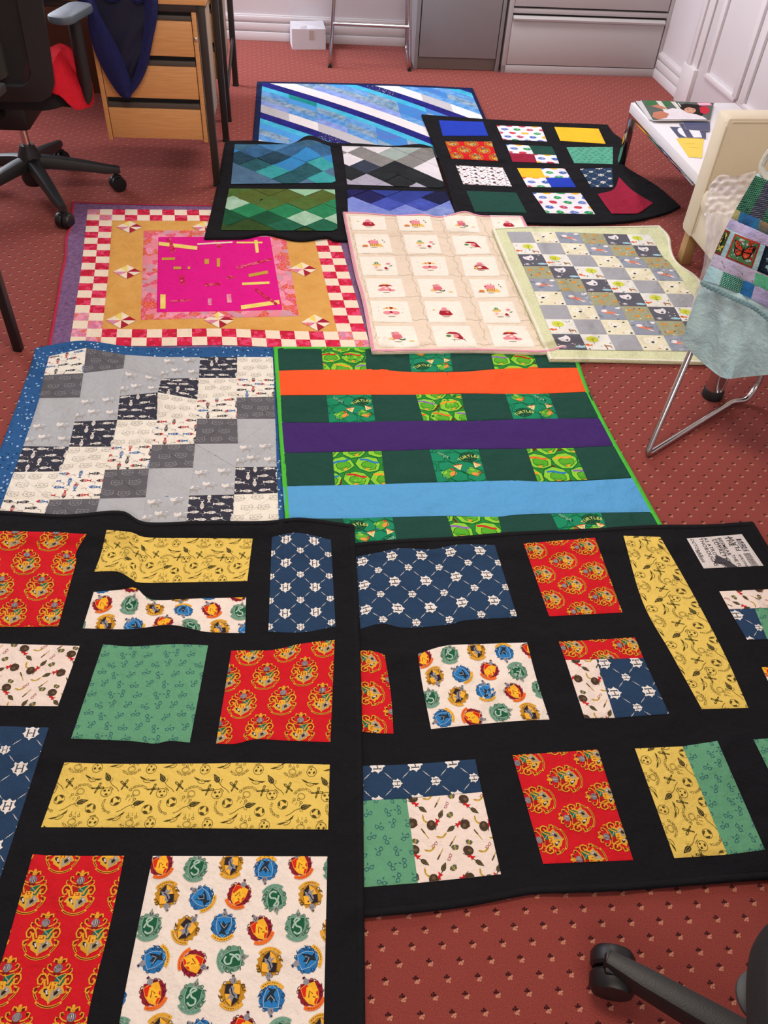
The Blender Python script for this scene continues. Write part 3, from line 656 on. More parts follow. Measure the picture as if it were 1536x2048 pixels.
def quid_tile():
    it = []; kx, ky = 11.4/495, 12.0/500
    def a(mo, x, y, sc, deg): it.append((mo, x*kx/100, y*ky/100, sc/100, math.radians(deg)))
    sn = [P_(YK, [(-.12, 0), (-.6, .22), (-1.3, .42), (-.9, .05), (-.4, -.08)], [(.12, 0), (.6, .1), (1.3, .2), (.9, -.12), (.4, -.12)]), ring(YK, 0, 0, .16, .16, .06, 8), S_(YK, .07, arcp(.0, .25, .72, .7, 215, 320, 6))]
    rings = [ring('8a7a3c', .15, .75, .62, .52, .07, 12), ring('8a7a3c', .15, .75, .5, .4, .04, 12)]+[x for d in (-.62, 0, .62) for x in (ring(YK, d, -.25 if d else .05, .2, .2, .07, 8), S_(YK, .06, [(d, -.45), (d, -.95)]))]
    clubs = []
    for r_ in (55, 125): clubs += xf([P_(YK, [(-.1, -.95), (.1, -.95), (.17, .2), (.2, .85), (0, 1.02), (-.2, .85), (-.17, .2)]), P_('cdb558', [(-.05, .3), (.05, .3), (.09, .78), (-.09, .78)], ell(0, -.4, .05, .14, 0, 6))], rot=math.radians(r_-90))
    ball = [ring(YK, 0, 0, .85, .8, .08, 12), P_(YK, ell(-.3, .25, .22, .2, 0, 7), ell(.35, .3, .16, .16, 0, 7), ell(.1, -.4, .26, .18, 0, 7)), S_(YK, .1, arcp(0, 0, 1.08, 1.02, 20, 70, 3))]
    ball2 = [ring(YK, 0, 0, .85, .8, .07, 12), P_(YK, [(-.75, .2), (-.5, .6), (-.15, .7), (-.3, .3), (-.5, -.1)], [(.75, .2), (.5, .6), (.15, .7), (.3, .3), (.5, -.1)], [(-.5, -.55), (0, -.78), (.5, -.55), (.2, -.3), (-.2, -.3)])]
    q1 = [arctext(YK, 'QUIDDITCH', 0, -1.0, 1.7, 90, .42)]; q2 = [arctext(YK, 'QUIDDITCH', 0, -1.0, 1.7, 90, .42)]
    a(sn, 360, 180, 1.5, -8); a(YB, 530, 215, 1.9, 125); a(clubs, 660, 235, 1.3, 15); a(q1, 300, 275, 1.3, 5); a(rings, 262, 335, 1.3, -25); a(clubs, 430, 268, 1.3, -50); a(ball, 515, 305, 1.3, 0); a(ball2, 620, 388, 1.25, 30)
    a(YB, 760, 425, 1.9, 18); a(q2, 560, 435, 1.2, 120); a(ball2, 420, 455, 1.25, -20); a(sn, 665, 535, 1.5, 35); a(rings, 800, 545, 1.3, 180); a(q1, 795, 592, 1.3, 185); a(ball, 475, 575, 1.3, 60)
    return it, (11.4/100, .002), (105*kx/100, .12)
QT = quid_tile()
def lattice(g, tile, a, b, off=(0, 0), sc=1.0, rot=0):
    """repeat a tile of placed motifs over the piece"""
    out = []; W, H = g.W, g.H; c, s = math.cos(rot), math.sin(rot)
    N = int(max(W, H)/min(math.hypot(*a), math.hypot(*b))/sc)+6
    for i in range(-N, N+1):
        for j in range(-N, N+1):
            ox, oy = (a[0]*i+b[0]*j)*sc, (a[1]*i+b[1]*j)*sc
            for mo, x, y, s_, r_ in tile:
                X, Y = x*sc+ox, y*sc+oy; X, Y = X*c+Y*s+off[0], -X*s+Y*c+off[1]; m_ = s_*sc*1.7
                if -m_ < X < W+m_ and -m_ < Y < H+m_: out.append((mo, X, Y, s_*sc, r_+rot))
    return out
def f_quid(g, rot=0, off=(0, 0)): return lattice(g, QT[0], QT[1], QT[2], off, 1.0, rot)
def f_crest(g, rot=0, off=(0, 0), sc=1.0): return lattice(g, [(CREST, 0, .004, .0355, 0)], (.1008, 0), (.0504, .083), off, sc, rot)
def f_house(g, rot=0, off=(0, 0), sc=1.0):
    t = []; ks = [('lion', -25), ('snake', 10), ('badger', 0), ('eagle', 180), ('badger', 170), ('eagle', -50), ('lion', 20), ('snake', 165), ('snake', 0), ('badger', 35), ('eagle', 0), ('lion', -30), ('eagle', -110), ('lion', 110), ('snake', 80), ('badger', 180)]
    for r_ in range(4):
        for c in range(4):
            k, d = ks[r_*4+c]; t.append((HOUSE[k], c*.0705+(.022 if r_ % 2 else 0), r_*.058+(.006 if c % 2 else 0), .0275, math.radians(-d)))
    return lattice(g, t, (.282, 0), (.03, .232), off, sc, rot)
def f_shield(g, rot=0, off=(0, 0), sc=1.0):
    t = [(SHH, 0, 0, .0185, 0), (SHH, .0415, .0415, .0125, 0)]
    for sx, sy in ((1, 1), (1, -1), (-1, 1), (-1, -1)): t.append((BOLT, sx*.0225, sy*.0225, .0115, math.atan2(-sy, sx)))
    return lattice(g, t, (.083, 0), (0, .083), off, sc, rot)
def f_glasses(g, rot=0, off=(0, 0), sc=1.0):
    t = []; an = [0, 60, -80, 20, -60, 90, 45, -20, 75, 10, -70, 35]
    for r_ in range(4):
        for c in range(3): t.append((GLS, c*.034+(.017 if r_ % 2 else 0)+.004*math.sin(r_*5+c*3), r_*.0275+.004*math.cos(c*4+r_), .0112, math.radians(an[(r_*3+c) % 12])))
    return lattice(g, t, (.102, 0), (0, .11), off, sc, rot)
def white_tile():
    t = []; snt = [P_('c8a42c', [(-.1, 0), (-.5, .35), (-1.1, .6), (-.9, .2), (-.4, -.1)], [(.1, 0), (.5, .35), (1.1, .6), (.9, .2), (.4, -.1)], ell(0, 0, .22, .2, 0, 8)), S_('5c4818', .05, [(-.2, .1), (-.9, .42)], [(.2, .1), (.9, .42)])]
    wand = [P_('5c4a28', [(-1, -.1), (-.1, -.12), (-.1, .12), (-1, .1)]), P_('c0a050', [(-.1, -.09), (1, -.05), (1, .05), (-.1, .09)])]
    bee = [P_('5e6252', ell(-.35, .25, .42, .26, .5), ell(.35, .25, .42, .26, -.5), ell(-.3, -.2, .3, .2, -.4), ell(.3, -.2, .3, .2, .4)), P_('c8b040', ell(0, 0, .16, .5)), S_('3c3a20', .09, [(-.15, .1), (.15, .1)], [(-.15, -.15), (.15, -.15)])]
    rib = [P_('c81c24', [(-.5, .3), (.1, .1), (.5, .4), (.35, -.45), (.0, -.15), (-.4, -.4)])]
    bush = BR+xf(rib, -.35, .12, .8)+[P_('4a3a2c', ell(-.95, .55, .62, .55, .3, 12)), P_('6a5640', ell(-.8, .62, .25, .2, .3, 8))]
    for mo, x, y, s_, r_ in ((bush, 20, 18, 1.75, -40), (snt, 46, 5, 1.1, 15), (wand, 64, 14, 1.3, 55), (GLR, 82, 22, .85, 60), (bee, 96, 4, 1.1, 0), (snt, 30, 50, 1.1, -60), (bush, 60, 52, 1.75, 60), (bee, 86, 44, 1.1, 30), (GLR, 8, 56, .85, -30), (wand, 28, 78, 1.3, -60), (snt, 62, 88, 1.1, 15), (bush, 94, 66, 1.75, -150), (wand, 82, 98, 1.3, 50), (GLR, 44, 102, .85, 40), (bee, 6, 92, 1.0, -20)):
        t.append((mo, x/1000, y/1000, s_/100, math.radians(r_)))
    return t
WT = white_tile()
def f_white(g, rot=0, off=(0, 0), sc=1.0): return lattice(g, WT, (.108, .012), (-.012, .108), off, sc, rot)
def f_news(g, **k):
    r = random.Random(4); out = []; K = '26242a'; W, H = g.W, g.H; rot = -math.pi/2
    def T(s, x, y, h, c=K, ro=rot): m, w_ = text(c, s, 0, 0, 1); out.append(([m], x, y, h, ro))
    T('HEM', W*.93, H*.55, .017, ro=math.pi/2); T('FLAW', W*.80, H*.52, .014, ro=math.pi/2)
    for s, x, y, h in (('OCTORAT', .05, .02, .010), ('THOROUGHS', .2, .02, .012), ('AS ATROCIES', .29, .02, .011), ('LOYALTY', .42, .1, .012), ('FORBIDDEN', .47, .08, .008), ('BESMEAR', .53, .06, .011), ('THE', .66, .04, .014), ('LONG', .33, .72, .012), ('OUR', .45, .72, .011), ('THE FUTURE', .58, .62, .010), ('WRITING', .70, .62, .008)): T(s, W*x, H*y, h)
    lines = []
    for k_ in range(16):
        x = W*(.03+.012*k_) if k_ < 5 else W*(.80+.011*(k_-5)); y0 = H*(.4 if k_ < 5 else .6)
        for j in range(14): lines.append([(x, -(y0+j*H*.03)), (x, -(y0+j*H*.03+H*r.uniform(.01, .025)))])
    out.append(([S_('5c5a60', .0016, *lines)], 0, 0, 1, 0)); out.append(([P_('4a484e', [(.0, 0), (.02, .03), (.05, .0), (.03, -.01)], [(.02, -.03), (.06, -.02), (.04, .01)])], W*.22, H*.85, 1, 0)); out.append(([P_('a8a4ac', [(0, 0), (W*.1, 0), (W*.1, -H*.35), (0, -H*.35)])], W*.82, H*.18, 1, 0))
    return out
def f_multi(g, sc=1.0, off=(0, 0), **k):
    r = random.Random(int(g.W*1e4)); cs = ['c8384c', '4a6cb8', '2c9c5c', 'e8b838', 'c04a68', '6c84c8', '4aa868']; out = []; s = .05*sc; n = 0
    for j in range(int(g.H/s)+2):
        for i in range(int(g.W/(s*1.35))+2):
            c = cs[(i*3+j*5+r.randint(0, 1)) % 7]; pts = [(math.cos(a)*r.uniform(.75, 1.1), math.sin(a)*r.uniform(.7, 1.1)*.8) for a in [2*math.pi*q/11 for q in range(11)]]
            out.append(([P_(c, pts), P_({'c8384c': 'e07888'}.get(c, 'e8ecf0'), ell(.1, .1, .18, .12, 0, 6))], off[0]+s*1.35*(i+(j % 2)*.5), off[1]+s*j, s*.43, 0))
    return out
# cats and fish
def fish(c, c2=None, st='e8e4dc'):
    M = [P_(c, [(-1, 0), (-.6, .3), (0, .38), (.5, .2), (.7, .08), (1.15, .34), (1.05, 0), (1.15, -.34), (.7, -.08), (.5, -.2), (0, -.38), (-.6, -.3)])]
    if c2: M.append(P_(c2, [(-1, 0), (-.6, .3), (-.35, .36), (-.35, -.36), (-.6, -.3)]))
    M.append(S_(st, .07, [(-.2, .36), (-.2, -.36)], [(.0, .36), (.0, -.36)], [(.25, .3), (.25, -.3)])); M.append(P_(st, ell(-.65, .08, .08, .08, 0, 5))); return M
def catface(c): return [S_(c, .07, [(-.85, .1), (-.8, .7), (-.45, .5), (.45, .5), (.8, .7), (.85, .1), (.7, -.3), (.2, -.5), (-.2, -.5), (-.7, -.3), (-.85, .1)]), ring(c, -.35, .08, .2, .14, .05, 8), ring(c, .35, .08, .2, .14, .05, 8), P_(c, ell(-.35, .08, .06, .06, 0, 5), ell(.35, .08, .06, .06, 0, 5), [(-.08, -.1), (.08, -.1), (0, -.2)]), S_(c, .05, [(-.15, -.32), (0, -.24), (.15, -.32)], [(-1.05, 0), (-.75, -.05)], [(1.05, 0), (.75, -.05)], [(-1.0, -.2), (-.72, -.15)], [(1.0, -.2), (.72, -.15)])]
def cat(c='e8e6e4', l='7c7c80'): return [P_(c, [(-.9, .3), (-.85, .95), (-.5, .7), (-.2, .72), (.1, .95), (.12, .35), (-.1, .1), (-.7, .1)]), P_('a4a2a0', [(-.35, .12), (.2, .2), (.8, .0), (.85, -.7), (.65, -.7), (.6, -.25), (-.1, -.25), (-.15, -.7), (-.35, -.7)]), S_(l, .06, [(.8, 0), (1.1, .25), (1.25, .1)]), S_('707074', .05, [(-.6, .45), (-.5, .4)], [(-.25, .45), (-.15, .4)]), P_('d89090', ell(-.72, .28, .07, .05, 0, 5), ell(.02, .3, .07, .05, 0, 5)), P_(c, ell(.7, .7, .25, .1, 0, 7))]
K_, RD, BL_ = '34343c', 'b83030', '3c6ca8'
FW_ = [fish(K_, RD), fish(BL_, RD), fish(BL_), fish(K_), fish(RD, K_)]; FN = fish('e4e0dc', None, '3c3c48'); CFG = catface('a4a4a8'); CFW = catface('a8a4a0'); CT = cat()
WISP = lambda c: [S_(c, .16, [(-1, 0), (-.3, .16), (.4, .05), (1, .18)], taper=True), P_(c, ell(.9, -.5, .18, .3, 0, 6))]
def f_cats(kind):
    def f(g, rot=0, **k):
        r = random.Random(int(g.W*1e5)+int(g.P[0, 0, 0]*1e4)); out = []; W, H = g.W, g.H
        if kind == 'WF' or kind == 'NF':
            for j in range(-1, 5):
                for i in range(-1, 4):
                    up = (i+j) % 2; x = (i+.5*(j % 2)+r.uniform(.2, .4))*W*.36; y = (j+.35)*H*.255+r.uniform(-.004, .004); v = r.choice(FW_) if kind == 'WF' else FN
                    out.append((v, x, y, .016, (math.pi/2*r.choice((1, -1)) if up and r.random() < .7 else r.choice((0, math.pi))+r.uniform(-.1, .1))))
                    out.append((WISP('4c4c54' if kind == 'WF' else 'b8b6b8'), x+W*.17, y+H*.06, .008, r.uniform(-.6, .6)))
        elif kind in ('DG', 'WC'):
            c = CFG if kind == 'DG' else CFW
            for j in range(3):
                for i in range(3): out.append((c, W*(.12+.4*i+.18*(j % 2))+r.uniform(-.004, .004), H*(.16+.34*j)+r.uniform(-.004, .004), .018, r.uniform(-.2, .2)))
        elif kind == 'GC':
            for x, y in ((.2, .25), (.72, .2), (.4, .68), (.85, .75), (.05, .8)): out.append((CT, W*x, H*y, .0195, r.uniform(-.1, .15)))
        if kind != 'NF' : out.append(([S_('b4b4b8' if kind in ('G', 'GC') else 'cfcbc4' if kind in ('WF', 'WC') else '4e4e55', .0011, [(0, 0), (W, -H)] if r.random() < .6 else [(W, 0), (0, -H)])], 0, 0, 1, 0))
        return out
    return f
# green comic prints without the characters
def f_lime(g, **k):
    r = random.Random(int(g.P[0, 0, 0]*1e4)); out = []; W, H = g.W, g.H; s = W/1.85
    for j in range(4):
        for i in range(4):
            x, y = (i-.2+.5*(j % 2))*s, (j-.1)*s*.8; pts = [(math.cos(a)*r.uniform(.85, 1.05), math.sin(a)*r.uniform(.75, .95)) for a in [2*math.pi*q/8+.3 for q in range(8)]]
            c = r.choice(['2c7cc0', '8c6cb0', 'e86a30', 'c83028', 'f0a030']); out.append(([P_('0e6a34', [(a*1.08, b*1.1) for a, b in pts]), P_('8cd03c', pts), P_('58b030', [(a*.62+.1, b*.6-.12) for a, b in pts]), S_('14501c', .05, [(a*.62+.1, b*.6-.12) for a, b in pts], closed=True),
                S_(c, .2, bez([(-.75, .3), (-.2, .42), (.3, .32), (.7, .38)], 3)), S_('14501c', .04, [(-.3, -.3), (0, -.42), (.35, -.3)]), P_('f0a438', [(-.1, -.5), (.3, -.45), (.1, -.75)])], x, y, s*.5, r.uniform(-.4, .4)))
            if r.random() < .4: out.append(([P_('6a2c1c', [(-.5, -.09), (.5, -.09), (.5, .09), (-.5, .09)])], x+s*.4, y+s*.2, s*.5, r.uniform(0, 3)))
    return out
SHELL = [P_('14402c', ell(0, 0, 1, .8, 0, 14)), S_('2e7a54', .05, ell(0, 0, .82, .64, 0, 12), closed=True), S_('2e7a54', .05, ell(0, 0, .38, .3, 0, 6), closed=True), S_('2e7a54', .05, *[[(.38*math.cos(a), .3*math.sin(a)), (.82*math.cos(a), .64*math.sin(a))] for a in [math.pi/3*q for q in range(6)]])]
PIZZA = [P_('b8502c', [(-.9, .45), (-.75, .6), (.75, .6), (.9, .45), (.8, .35), (-.8, .35)]), P_('f0dc98', [(-.8, .38), (.8, .38), (0, -.95)]), P_('4a8c40', ell(-.25, .12, .09), ell(.3, .05, .09), ell(0, -.35, .08)), P_('c84c30', ell(.05, .2, .1), ell(.02, -.1, .09))]
def f_teal(g, **k):
    r = random.Random(int(g.P[0, 0, 0]*1e4)+3); out = []; W, H = g.W, g.H; s = W/2.6
    for j in range(5):
        for i in range(5):
            x, y = (i-.3+.5*(j % 2))*s, (j-.2)*s*.75; pts = [(math.cos(a)*r.uniform(.8, 1.1), math.sin(a)*r.uniform(.7, .95)) for a in [2*math.pi*q/6+.3 for q in range(6)]]
            out.append(([S_('0c6440', .09, pts, closed=True)], x, y, s*.55, 0))
    tx = [arctext('d0e070', 'TURTLES', 0, -1.6, 1.75, 90, .42)]; t2 = [text('123c2c', 'NINJA', -.9, .05, .42)[0], text('8cc8a0', 'NINJA', -.93, .1, .36)[0]]; t3 = [text('123c2c', 'TURTLE', -1.0, .05, .4)[0], text('a0d0b0', 'POWER', -.8, -.4, .36)[0]]
    blob = [P_('5cb03c', ell(0, 0, .8, .5, .4, 9)), P_('e89848', ell(.3, -.2, .38, .26, .2, 7)), P_('8cd04c', ell(-.3, .3, .3, .22, 0, 7)), S_('1c5c30', .06, ell(0, 0, .8, .5, .4, 9), closed=True), P_('c84030', ell(.55, .25, .12, .2, .5, 6)), P_('3c70b0', ell(-.6, -.25, .14, .1, .5, 6))]
    o = r.choice([0, 1, 2]); P4 = [(.25, .25), (.75, .25), (.28, .75), (.78, .78)]; P4 = P4[o:]+P4[:o]
    out.append((SHELL+tx, W*P4[0][0], H*P4[0][1], s*.5, .2)); out.append((blob, W*P4[1][0], H*P4[1][1], s*.6, .5)); out.append((blob, W*P4[2][0], H*P4[2][1]-.01, s*.55, -.6)); out.append((PIZZA, W*.5, H*.55, s*.3, .2)); out.append((t2 if o else t3, W*P4[3][0], H*P4[3][1], s*.5, -.7 if o else .6)); out.append((PIZZA, W*.88, H*.5, s*.28, -.5))
    return out
# woodland prints
def f_wood(kind):
    def f(g, **k):
        r = random.Random(int(g.P[0, 0, 0]*1e4)+int(g.P[0, 0, 1]*1e4)); out = []; W, H = g.W, g.H; s = W
        def A(mo, x, y, sc, ro=0): out.append((mo, W*x, H*y, s*sc, ro))
        bear = lambda c, n: [P_(c, [(-.9, .4), (-.7, .75), (-.4, .6), (.3, .65), (.6, .85), (.8, .5), (.75, -.1), (.3, -.6), (-.3, -.55), (-.8, -.1)]), P_(n, ell(.1, -.18, .24, .17, .3, 8), ell(-.35, .22, .07, .07, 0, 5), ell(.4, .25, .07, .07, 0, 5)), S_(n, .05, [(.1, -.35), (.0, -.5)])]
        if kind == 'P':
            A(bear('f2efdf', '2e2c34'), .35+r.uniform(-.15, .2), .4, .3, r.uniform(-.4, .4)); A(bear('f2efdf', '2e2c34'), .85, .85, .24, r.uniform(-.5, .5)); A([P_('2e2c34', ell(0, 0, 1, .5, .4, 7))], .12, .8, .06); A([P_('2e2c34', ell(0, 0, 1, .5, .4, 7))], .8, .15, .06); A([P_('e08060', [(0, 0), (1, .3), (.6, -.3)])], .55, .85, .12)
            A([P_('e4e2c4', ell(0, 0, 1, .7, .3, 8))], .1, .2, .14)
        if kind == 'X':
            for _ in range(7): A([P_(r.choice(['7c8494', 'b0b8c4', '8890a4']), ell(0, 0, 1, .4, r.uniform(0, 3), 7))], r.random(), r.random(), .13)
            fx = [P_('e88868', [(-.9, .1), (-.2, .35), (.6, .2), (1.1, -.3), (.4, -.3), (-.4, -.15)]), P_('f4ecec', ell(-.55, .35, .42, .32, .3, 8), [(.4, -.1), (1.3, -.4), (.9, -.55)]), P_('3a3a48', ell(-.8, .38, .08, .06, 0, 5))]
            A(fx, .45, .5, .3, r.uniform(-.3, .3)); A([P_('f0ecec', ell(0, 0, 1, .6, .3, 8))], .85, .15, .12)
        if kind == 'O':
            for x, y in ((.25, .3), (.65, .25), (.35, .75), (.8, .7)): A([P_('e8962c', [(-1, 0), (-.5, .5), (.3, .3), (.9, .6), (.8, -.2), (0, -.5)])], x+r.uniform(-.08, .08), y+r.uniform(-.08, .08), .12, r.uniform(-.6, .6))
            for _ in range(6): A([P_(r.choice(['3e3e48', 'b03a34', 'f0ecd8']), ell(0, 0, 1, .4, r.uniform(0, 3), 6))], r.random(), r.random(), .055)
        if kind == 'D':
            A(bear('eceaee', '33323c'), .4, .35, .26, r.uniform(-.6, .6)); A([P_('a8d4e4', [(-1, 0), (-.5, .4), (.3, .45), (.9, .2), (1.2, .4), (1.1, -.3), (.2, -.4), (-.6, -.3)]), P_('33323c', ell(-.4, .1, .1, .1, 0, 5))], .78, .82, .17); A([P_('8c8a98', ell(0, 0, 1, .8, 0, 8)), P_('eceaee', ell(.1, .1, .5, .4, 0, 8)), P_('33323c', ell(.2, 0, .2, .15, 0, 6))], .2, .85, .12)
            for _ in range(4): A([P_('eceaee', ell(0, 0, 1, .5, r.uniform(0, 3), 6))], r.random(), r.random(), .04)
        if kind == 'T':
            A([P_('d4dc50', ell(0, .1, 1, .85, 0, 12)), S_('6c7430', .07, [(0, -1.3), (0, .5)], [(0, 0), (.4, .4)], [(0, -.2), (-.4, .2)])], .4+r.uniform(-.1, .2), .35, .22)
            A([P_('e06a38', [(-1, .2), (-.3, .5), (.2, .1), (.8, .3), (.6, -.4), (.1, -.2), (-.4, -.5)])], .15, .7, .16, r.uniform(-.5, .5)); A([P_('a87850', [(-.8, .2), (-.6, .7), (-.3, .3), (.7, .2), (.8, -.8), (.6, -.8), (.5, -.2), (-.3, -.2), (-.4, -.8), (-.6, -.8)])], .8, .75, .16)
            for _ in range(5): A([P_(r.choice(['6c8c74', '3a3a44', 'b8c8c0']), ell(0, 0, 1, .35, r.uniform(0, 3), 6))], r.random(), r.random(), .06)
        return out
    return f
# bonnets, parasols and garden things on the pink quilt
def pink_motifs():
    pk, rd_, cr, gn, yl, gy = 'e8909c', 'a82030', 'f4e8d8', '5c8c50', 'ecc468', 'a89c88'
    base = [P_(gy, ell(0, -.92, .4, .1, 0, 8))]
    hat = lambda c, x=0, y=.35, w_=.55: [P_(c, [(x-w_, y-.05), (x-w_*.5, y+.06), (x-w_*.48, y+.36), (x, y+.52), (x+w_*.48, y+.36), (x+w_*.5, y+.06), (x+w_, y-.05), (x, y-.14)])]
    a = base+[P_(rd_, [(-.5, .2), (.5, .2), (.75, -.5), (.4, -.72), (-.4, -.72), (-.7, -.4)]), P_('d8707c', [(.0, -.1), (.4, .1), (.3, -.3)])]+hat(pk)+[P_(cr, [(-.35, -.72), (.5, -.74), (.6, -.85), (-.2, -.85)]), P_(yl, ell(-1.1, .35, .16, .1))]
    b = base+[P_(pk, [(-.5, -.1), (-.45, .6), (-.1, .8), (.3, .62), (.6, .7), (.6, -.1)]), P_(yl, [(-.4, -.7), (-.4, -.1), (.8, -.1), (1.1, -.8)]), S_(rd_, .06, *[[(x, -.1), (x-.02, -.6)] for x in (-.3, -.12, .1, .3, .5)]), P_('e07c2c', ell(-.95, -.55, .32, .24)), P_(gy, ell(-1.0, -.78, .4, .07)), P_('5a6c60', [(1.0, .7), (1.15, .9), (1.2, .6)], [(1.15, .3), (1.3, .5), (1.35, .2)]), P_(rd_, ell(-.45, .35, .12, .1), ell(.25, .85, .08, .08))]
    c = base+hat(pk, 0, .3, .6)+[P_('d8707c', [(-.45, .3), (.4, .25), (.6, -.5), (-.5, -.5)]), P_(yl, [(-.9, -.5), (-.5, -.1), (-.3, -.7)]), P_('3c6c3c', ell(.45, -.5, .32, .2)), P_(cr, ell(.45, -.4, .2, .09)), P_(rd_, ell(-.35, .55, .14, .08)), P_(yl, ell(1.3, -.8, .26, .09))]
    d = base+hat(gn, -.2, .4, .5)+[S_('d8e4c8', .05, *[[(x, .45), (x*.9, .8)] for x in (-.4, -.2, 0)]), P_(yl, ell(-.2, .22, .45, .2)), P_(cr, ell(-.2, -.4, .5, .45)), P_('e8a0a0', ell(-.3, -.3, .18, .2)), P_(rd_, [(.75, -.2), (1.0, -.6), (.7, -.75), (.5, -.5)]), P_(pk, ell(1.05, .45, .24, .2)), P_(gn, ell(1.3, 0, .2, .08, .5)), P_(gy, ell(.8, -.9, .24, .06))]
    e = [P_(rd_, [(-.7, .45), (-.3, .75), (.3, .7), (.75, .4), (.1, .35)]), P_(cr, ell(-.1, .85, .3, .07)), P_(rd_, [(.1, .3), (.65, .35), (1.0, -.6), (.5, -.5), (.1, -.2)]), P_(pk, ell(.25, .05, .28, .25)), P_(gn, ell(-.5, .05, .26, .2)), P_(yl, [(-.1, -.1), (.2, -.2), (.1, -.5)]), S_('7a5448', .05, [(-.3, -.55), (.5, -.6)], [(-.1, -.55), (-.05, -.85)], [(.9, -.5), (1.0, -.85)])]
    f = base+[P_(pk, ell(-.4, -.25, .42, .34), ell(.45, -.25, .42, .34)), P_(rd_, [(-.22, -.1), (0, .12), (.24, -.1), (.02, -.38)]), P_(yl, [(-.9, .4), (-.4, .75), (0, .85), (.4, .75), (.85, .38), (.4, .5), (0, .42), (-.4, .5)]), P_(rd_, [(-.1, .84), (.3, .78), (.2, .46), (0, .42)], [(-.5, .68), (-.3, .78), (-.3, .5)]), S_('5c7080', .05, [(-1.2, .8), (-1.2, .7)], [(-1.25, .1), (-1.25, 0)], [(1.2, .5), (1.2, .4)], [(1.1, -.2), (1.15, -.3)])]
    g_ = base+hat(pk, 0, .38, .62)+[S_(rd_, .06, [(-.35, .45), (0, .36), (.35, .45)]), P_(rd_, [(-.6, .15), (.0, .22), (.5, .1), (.95, -.65), (-.2, -.72), (-.75, -.6)]), P_(cr, [(-.4, -.1), (0, .1), (.2, -.3), (-.2, -.5)]), P_(yl, ell(-.5, -.4, .18, .22))]
    h = base+[P_(pk, ell(0, -.2, .55, .4), ell(.6, -.5, .4, .22), ell(-.5, -.4, .35, .24)), P_(rd_, [(-.75, .3), (-.5, .62), (0, .7), (.55, .62), (.8, .3), (.5, .4), (.2, .22), (-.1, .4), (-.4, .25)]), P_(yl, ell(0, .72, .3, .1)), P_(rd_, ell(.45, -.45, .12, .1)), P_(cr, ell(.05, -.1, .18, .14))]
    return dict(a=a, b=b, c=c, d=d, e=e, f=f, g=g_, h=h)
PM = pink_motifs()
# ================================================================ the ten quilts
def crop(x0, y0, s): return lambda *ps: [(x0+x/s, y0+y/s) for x, y in ps]
def patch(q, root, edges, mat, fab=None, name='patch', step=.013, label=None, off=.0008, **k):
    k.pop('poff', None); C = Coons(*edges); g = Grid(q, C, step, off=off); o = build_patch(name, g, mat, root)
    if label: o['label'] = label
    if fab:
        if 'foff' in k: k['off'] = k.pop('foff')
        add_print(g, fab(g, **k), o)
    return o, g
def Q4(c, *p): p = c(*p); return quad(*p)
RED_, YEL, NAV, WHT, GRN, WH2 = cloth('cc1a26'), cloth('e6c864'), cloth('27405f'), cloth('efe4da'), cloth('62a07c'), cloth('f0e0d6')
BLK = cloth('15151a', .1); 

# ---- E: pink quilt with red and white check border
cE = crop(120, 380, 2.4774)
qE = Quilt((cE((60, 58), (250, 66), (500, 72), (740, 76), (1080, 82), (1440, 100)), [(701, 420), (712, 500), (737, 600), (772, 706)], [(96, 694), (250, 700), (500, 704), (772, 706)], cE((60, 58), (55, 130), (62, 160), (30, 225), (22, 330), (2, 430), (-20, 560), (-45, 690))[:-1]+[(96, 694)]), amp=.0022, seed=5, wl=.2, crease=(18, .0035, .022))
E_ = thing('patchwork_quilt', 'bright pink quilt with red and white checked border and purple outer edge', 'quilt', at(440, 560))
base_sheet(qE, cloth('6a4a78', kind='batik', col2='8a6a90', scale=70), E_, 'purple_border'); binding(qE, cloth('b82c48'), E_, .009)
TL, TR, BR, BL = (175.3, 418.3), (662, 421), (742, 697), (139, 690)
CE = Coons([TL, TR], [TR, BR], [(BL), (300, 692), (440, 690), (600, 696), BR], [TL, (169, 480), (160, 555), BL])
reds = [cloth('d02848', kind='floral', col2=('d8244c', 'c01c38', 'e8507c'), scale=60), cloth('c8284a', kind='floral', col2=('e03060', 'b81830', 'f078a0'), scale=55)]
flor = cloth('e898a8', kind='floral', col2=('d870a0', 'e06a40', 'f0a0b8', 'c88aa8'), scale=50); creams = cloth('f2e2cc')
for i in range(20):
    for j in range(20):
        if 2 <= i < 18 and 2 <= j < 18: continue
        cor = (i < 2 or i > 17) and (j < 2 or j > 17) or (i < 2 and j > 15)
        mt = creams if (i+j) % 2 else (flor if cor else reds[(i*7+j) % 2])
        poly_piece(qE, CE, [(i/20, j/20), ((i+1)/20, j/20), ((i+1)/20, (j+1)/20), (i/20, (j+1)/20)], mt, E_, 'check_square', .024)
def sub(C, u0, v0, u1, v1):
    class S_ub: pass
    s = S_ub(); s.W = C.W*(u1-u0); s.H = C.H*(v1-v0); s.xy = lambda u, v: C.xy(u0+(u1-u0)*u, v0+(v1-v0)*v); return s
g = Grid(qE, sub(CE, .1, .1, .9, .9), .018); build_patch('orange_panel', g, cloth('d8a050', kind='batik', col2='e0ac60', scale=14), E_)
def grid_px(q, root, mat, name, edges, off=.0022, step=.015, label=None):
    C = Coons(*edges); g = Grid(q, C, step, off=off); o = build_patch(name, g, mat, root)
    if label: o['label'] = label
    return o, g, C
o, g, _ = grid_px(qE, E_, cloth('e88aa0', kind='floral', col2=('e0506c', 'e88c9c', 'd86a30', 'f0a0b8', 'c8a0b0', 'e05a30'), scale=34), 'floral_frame', quad((287.5, 460.7), (569, 461), (597.5, 632), (281.5, 640)))
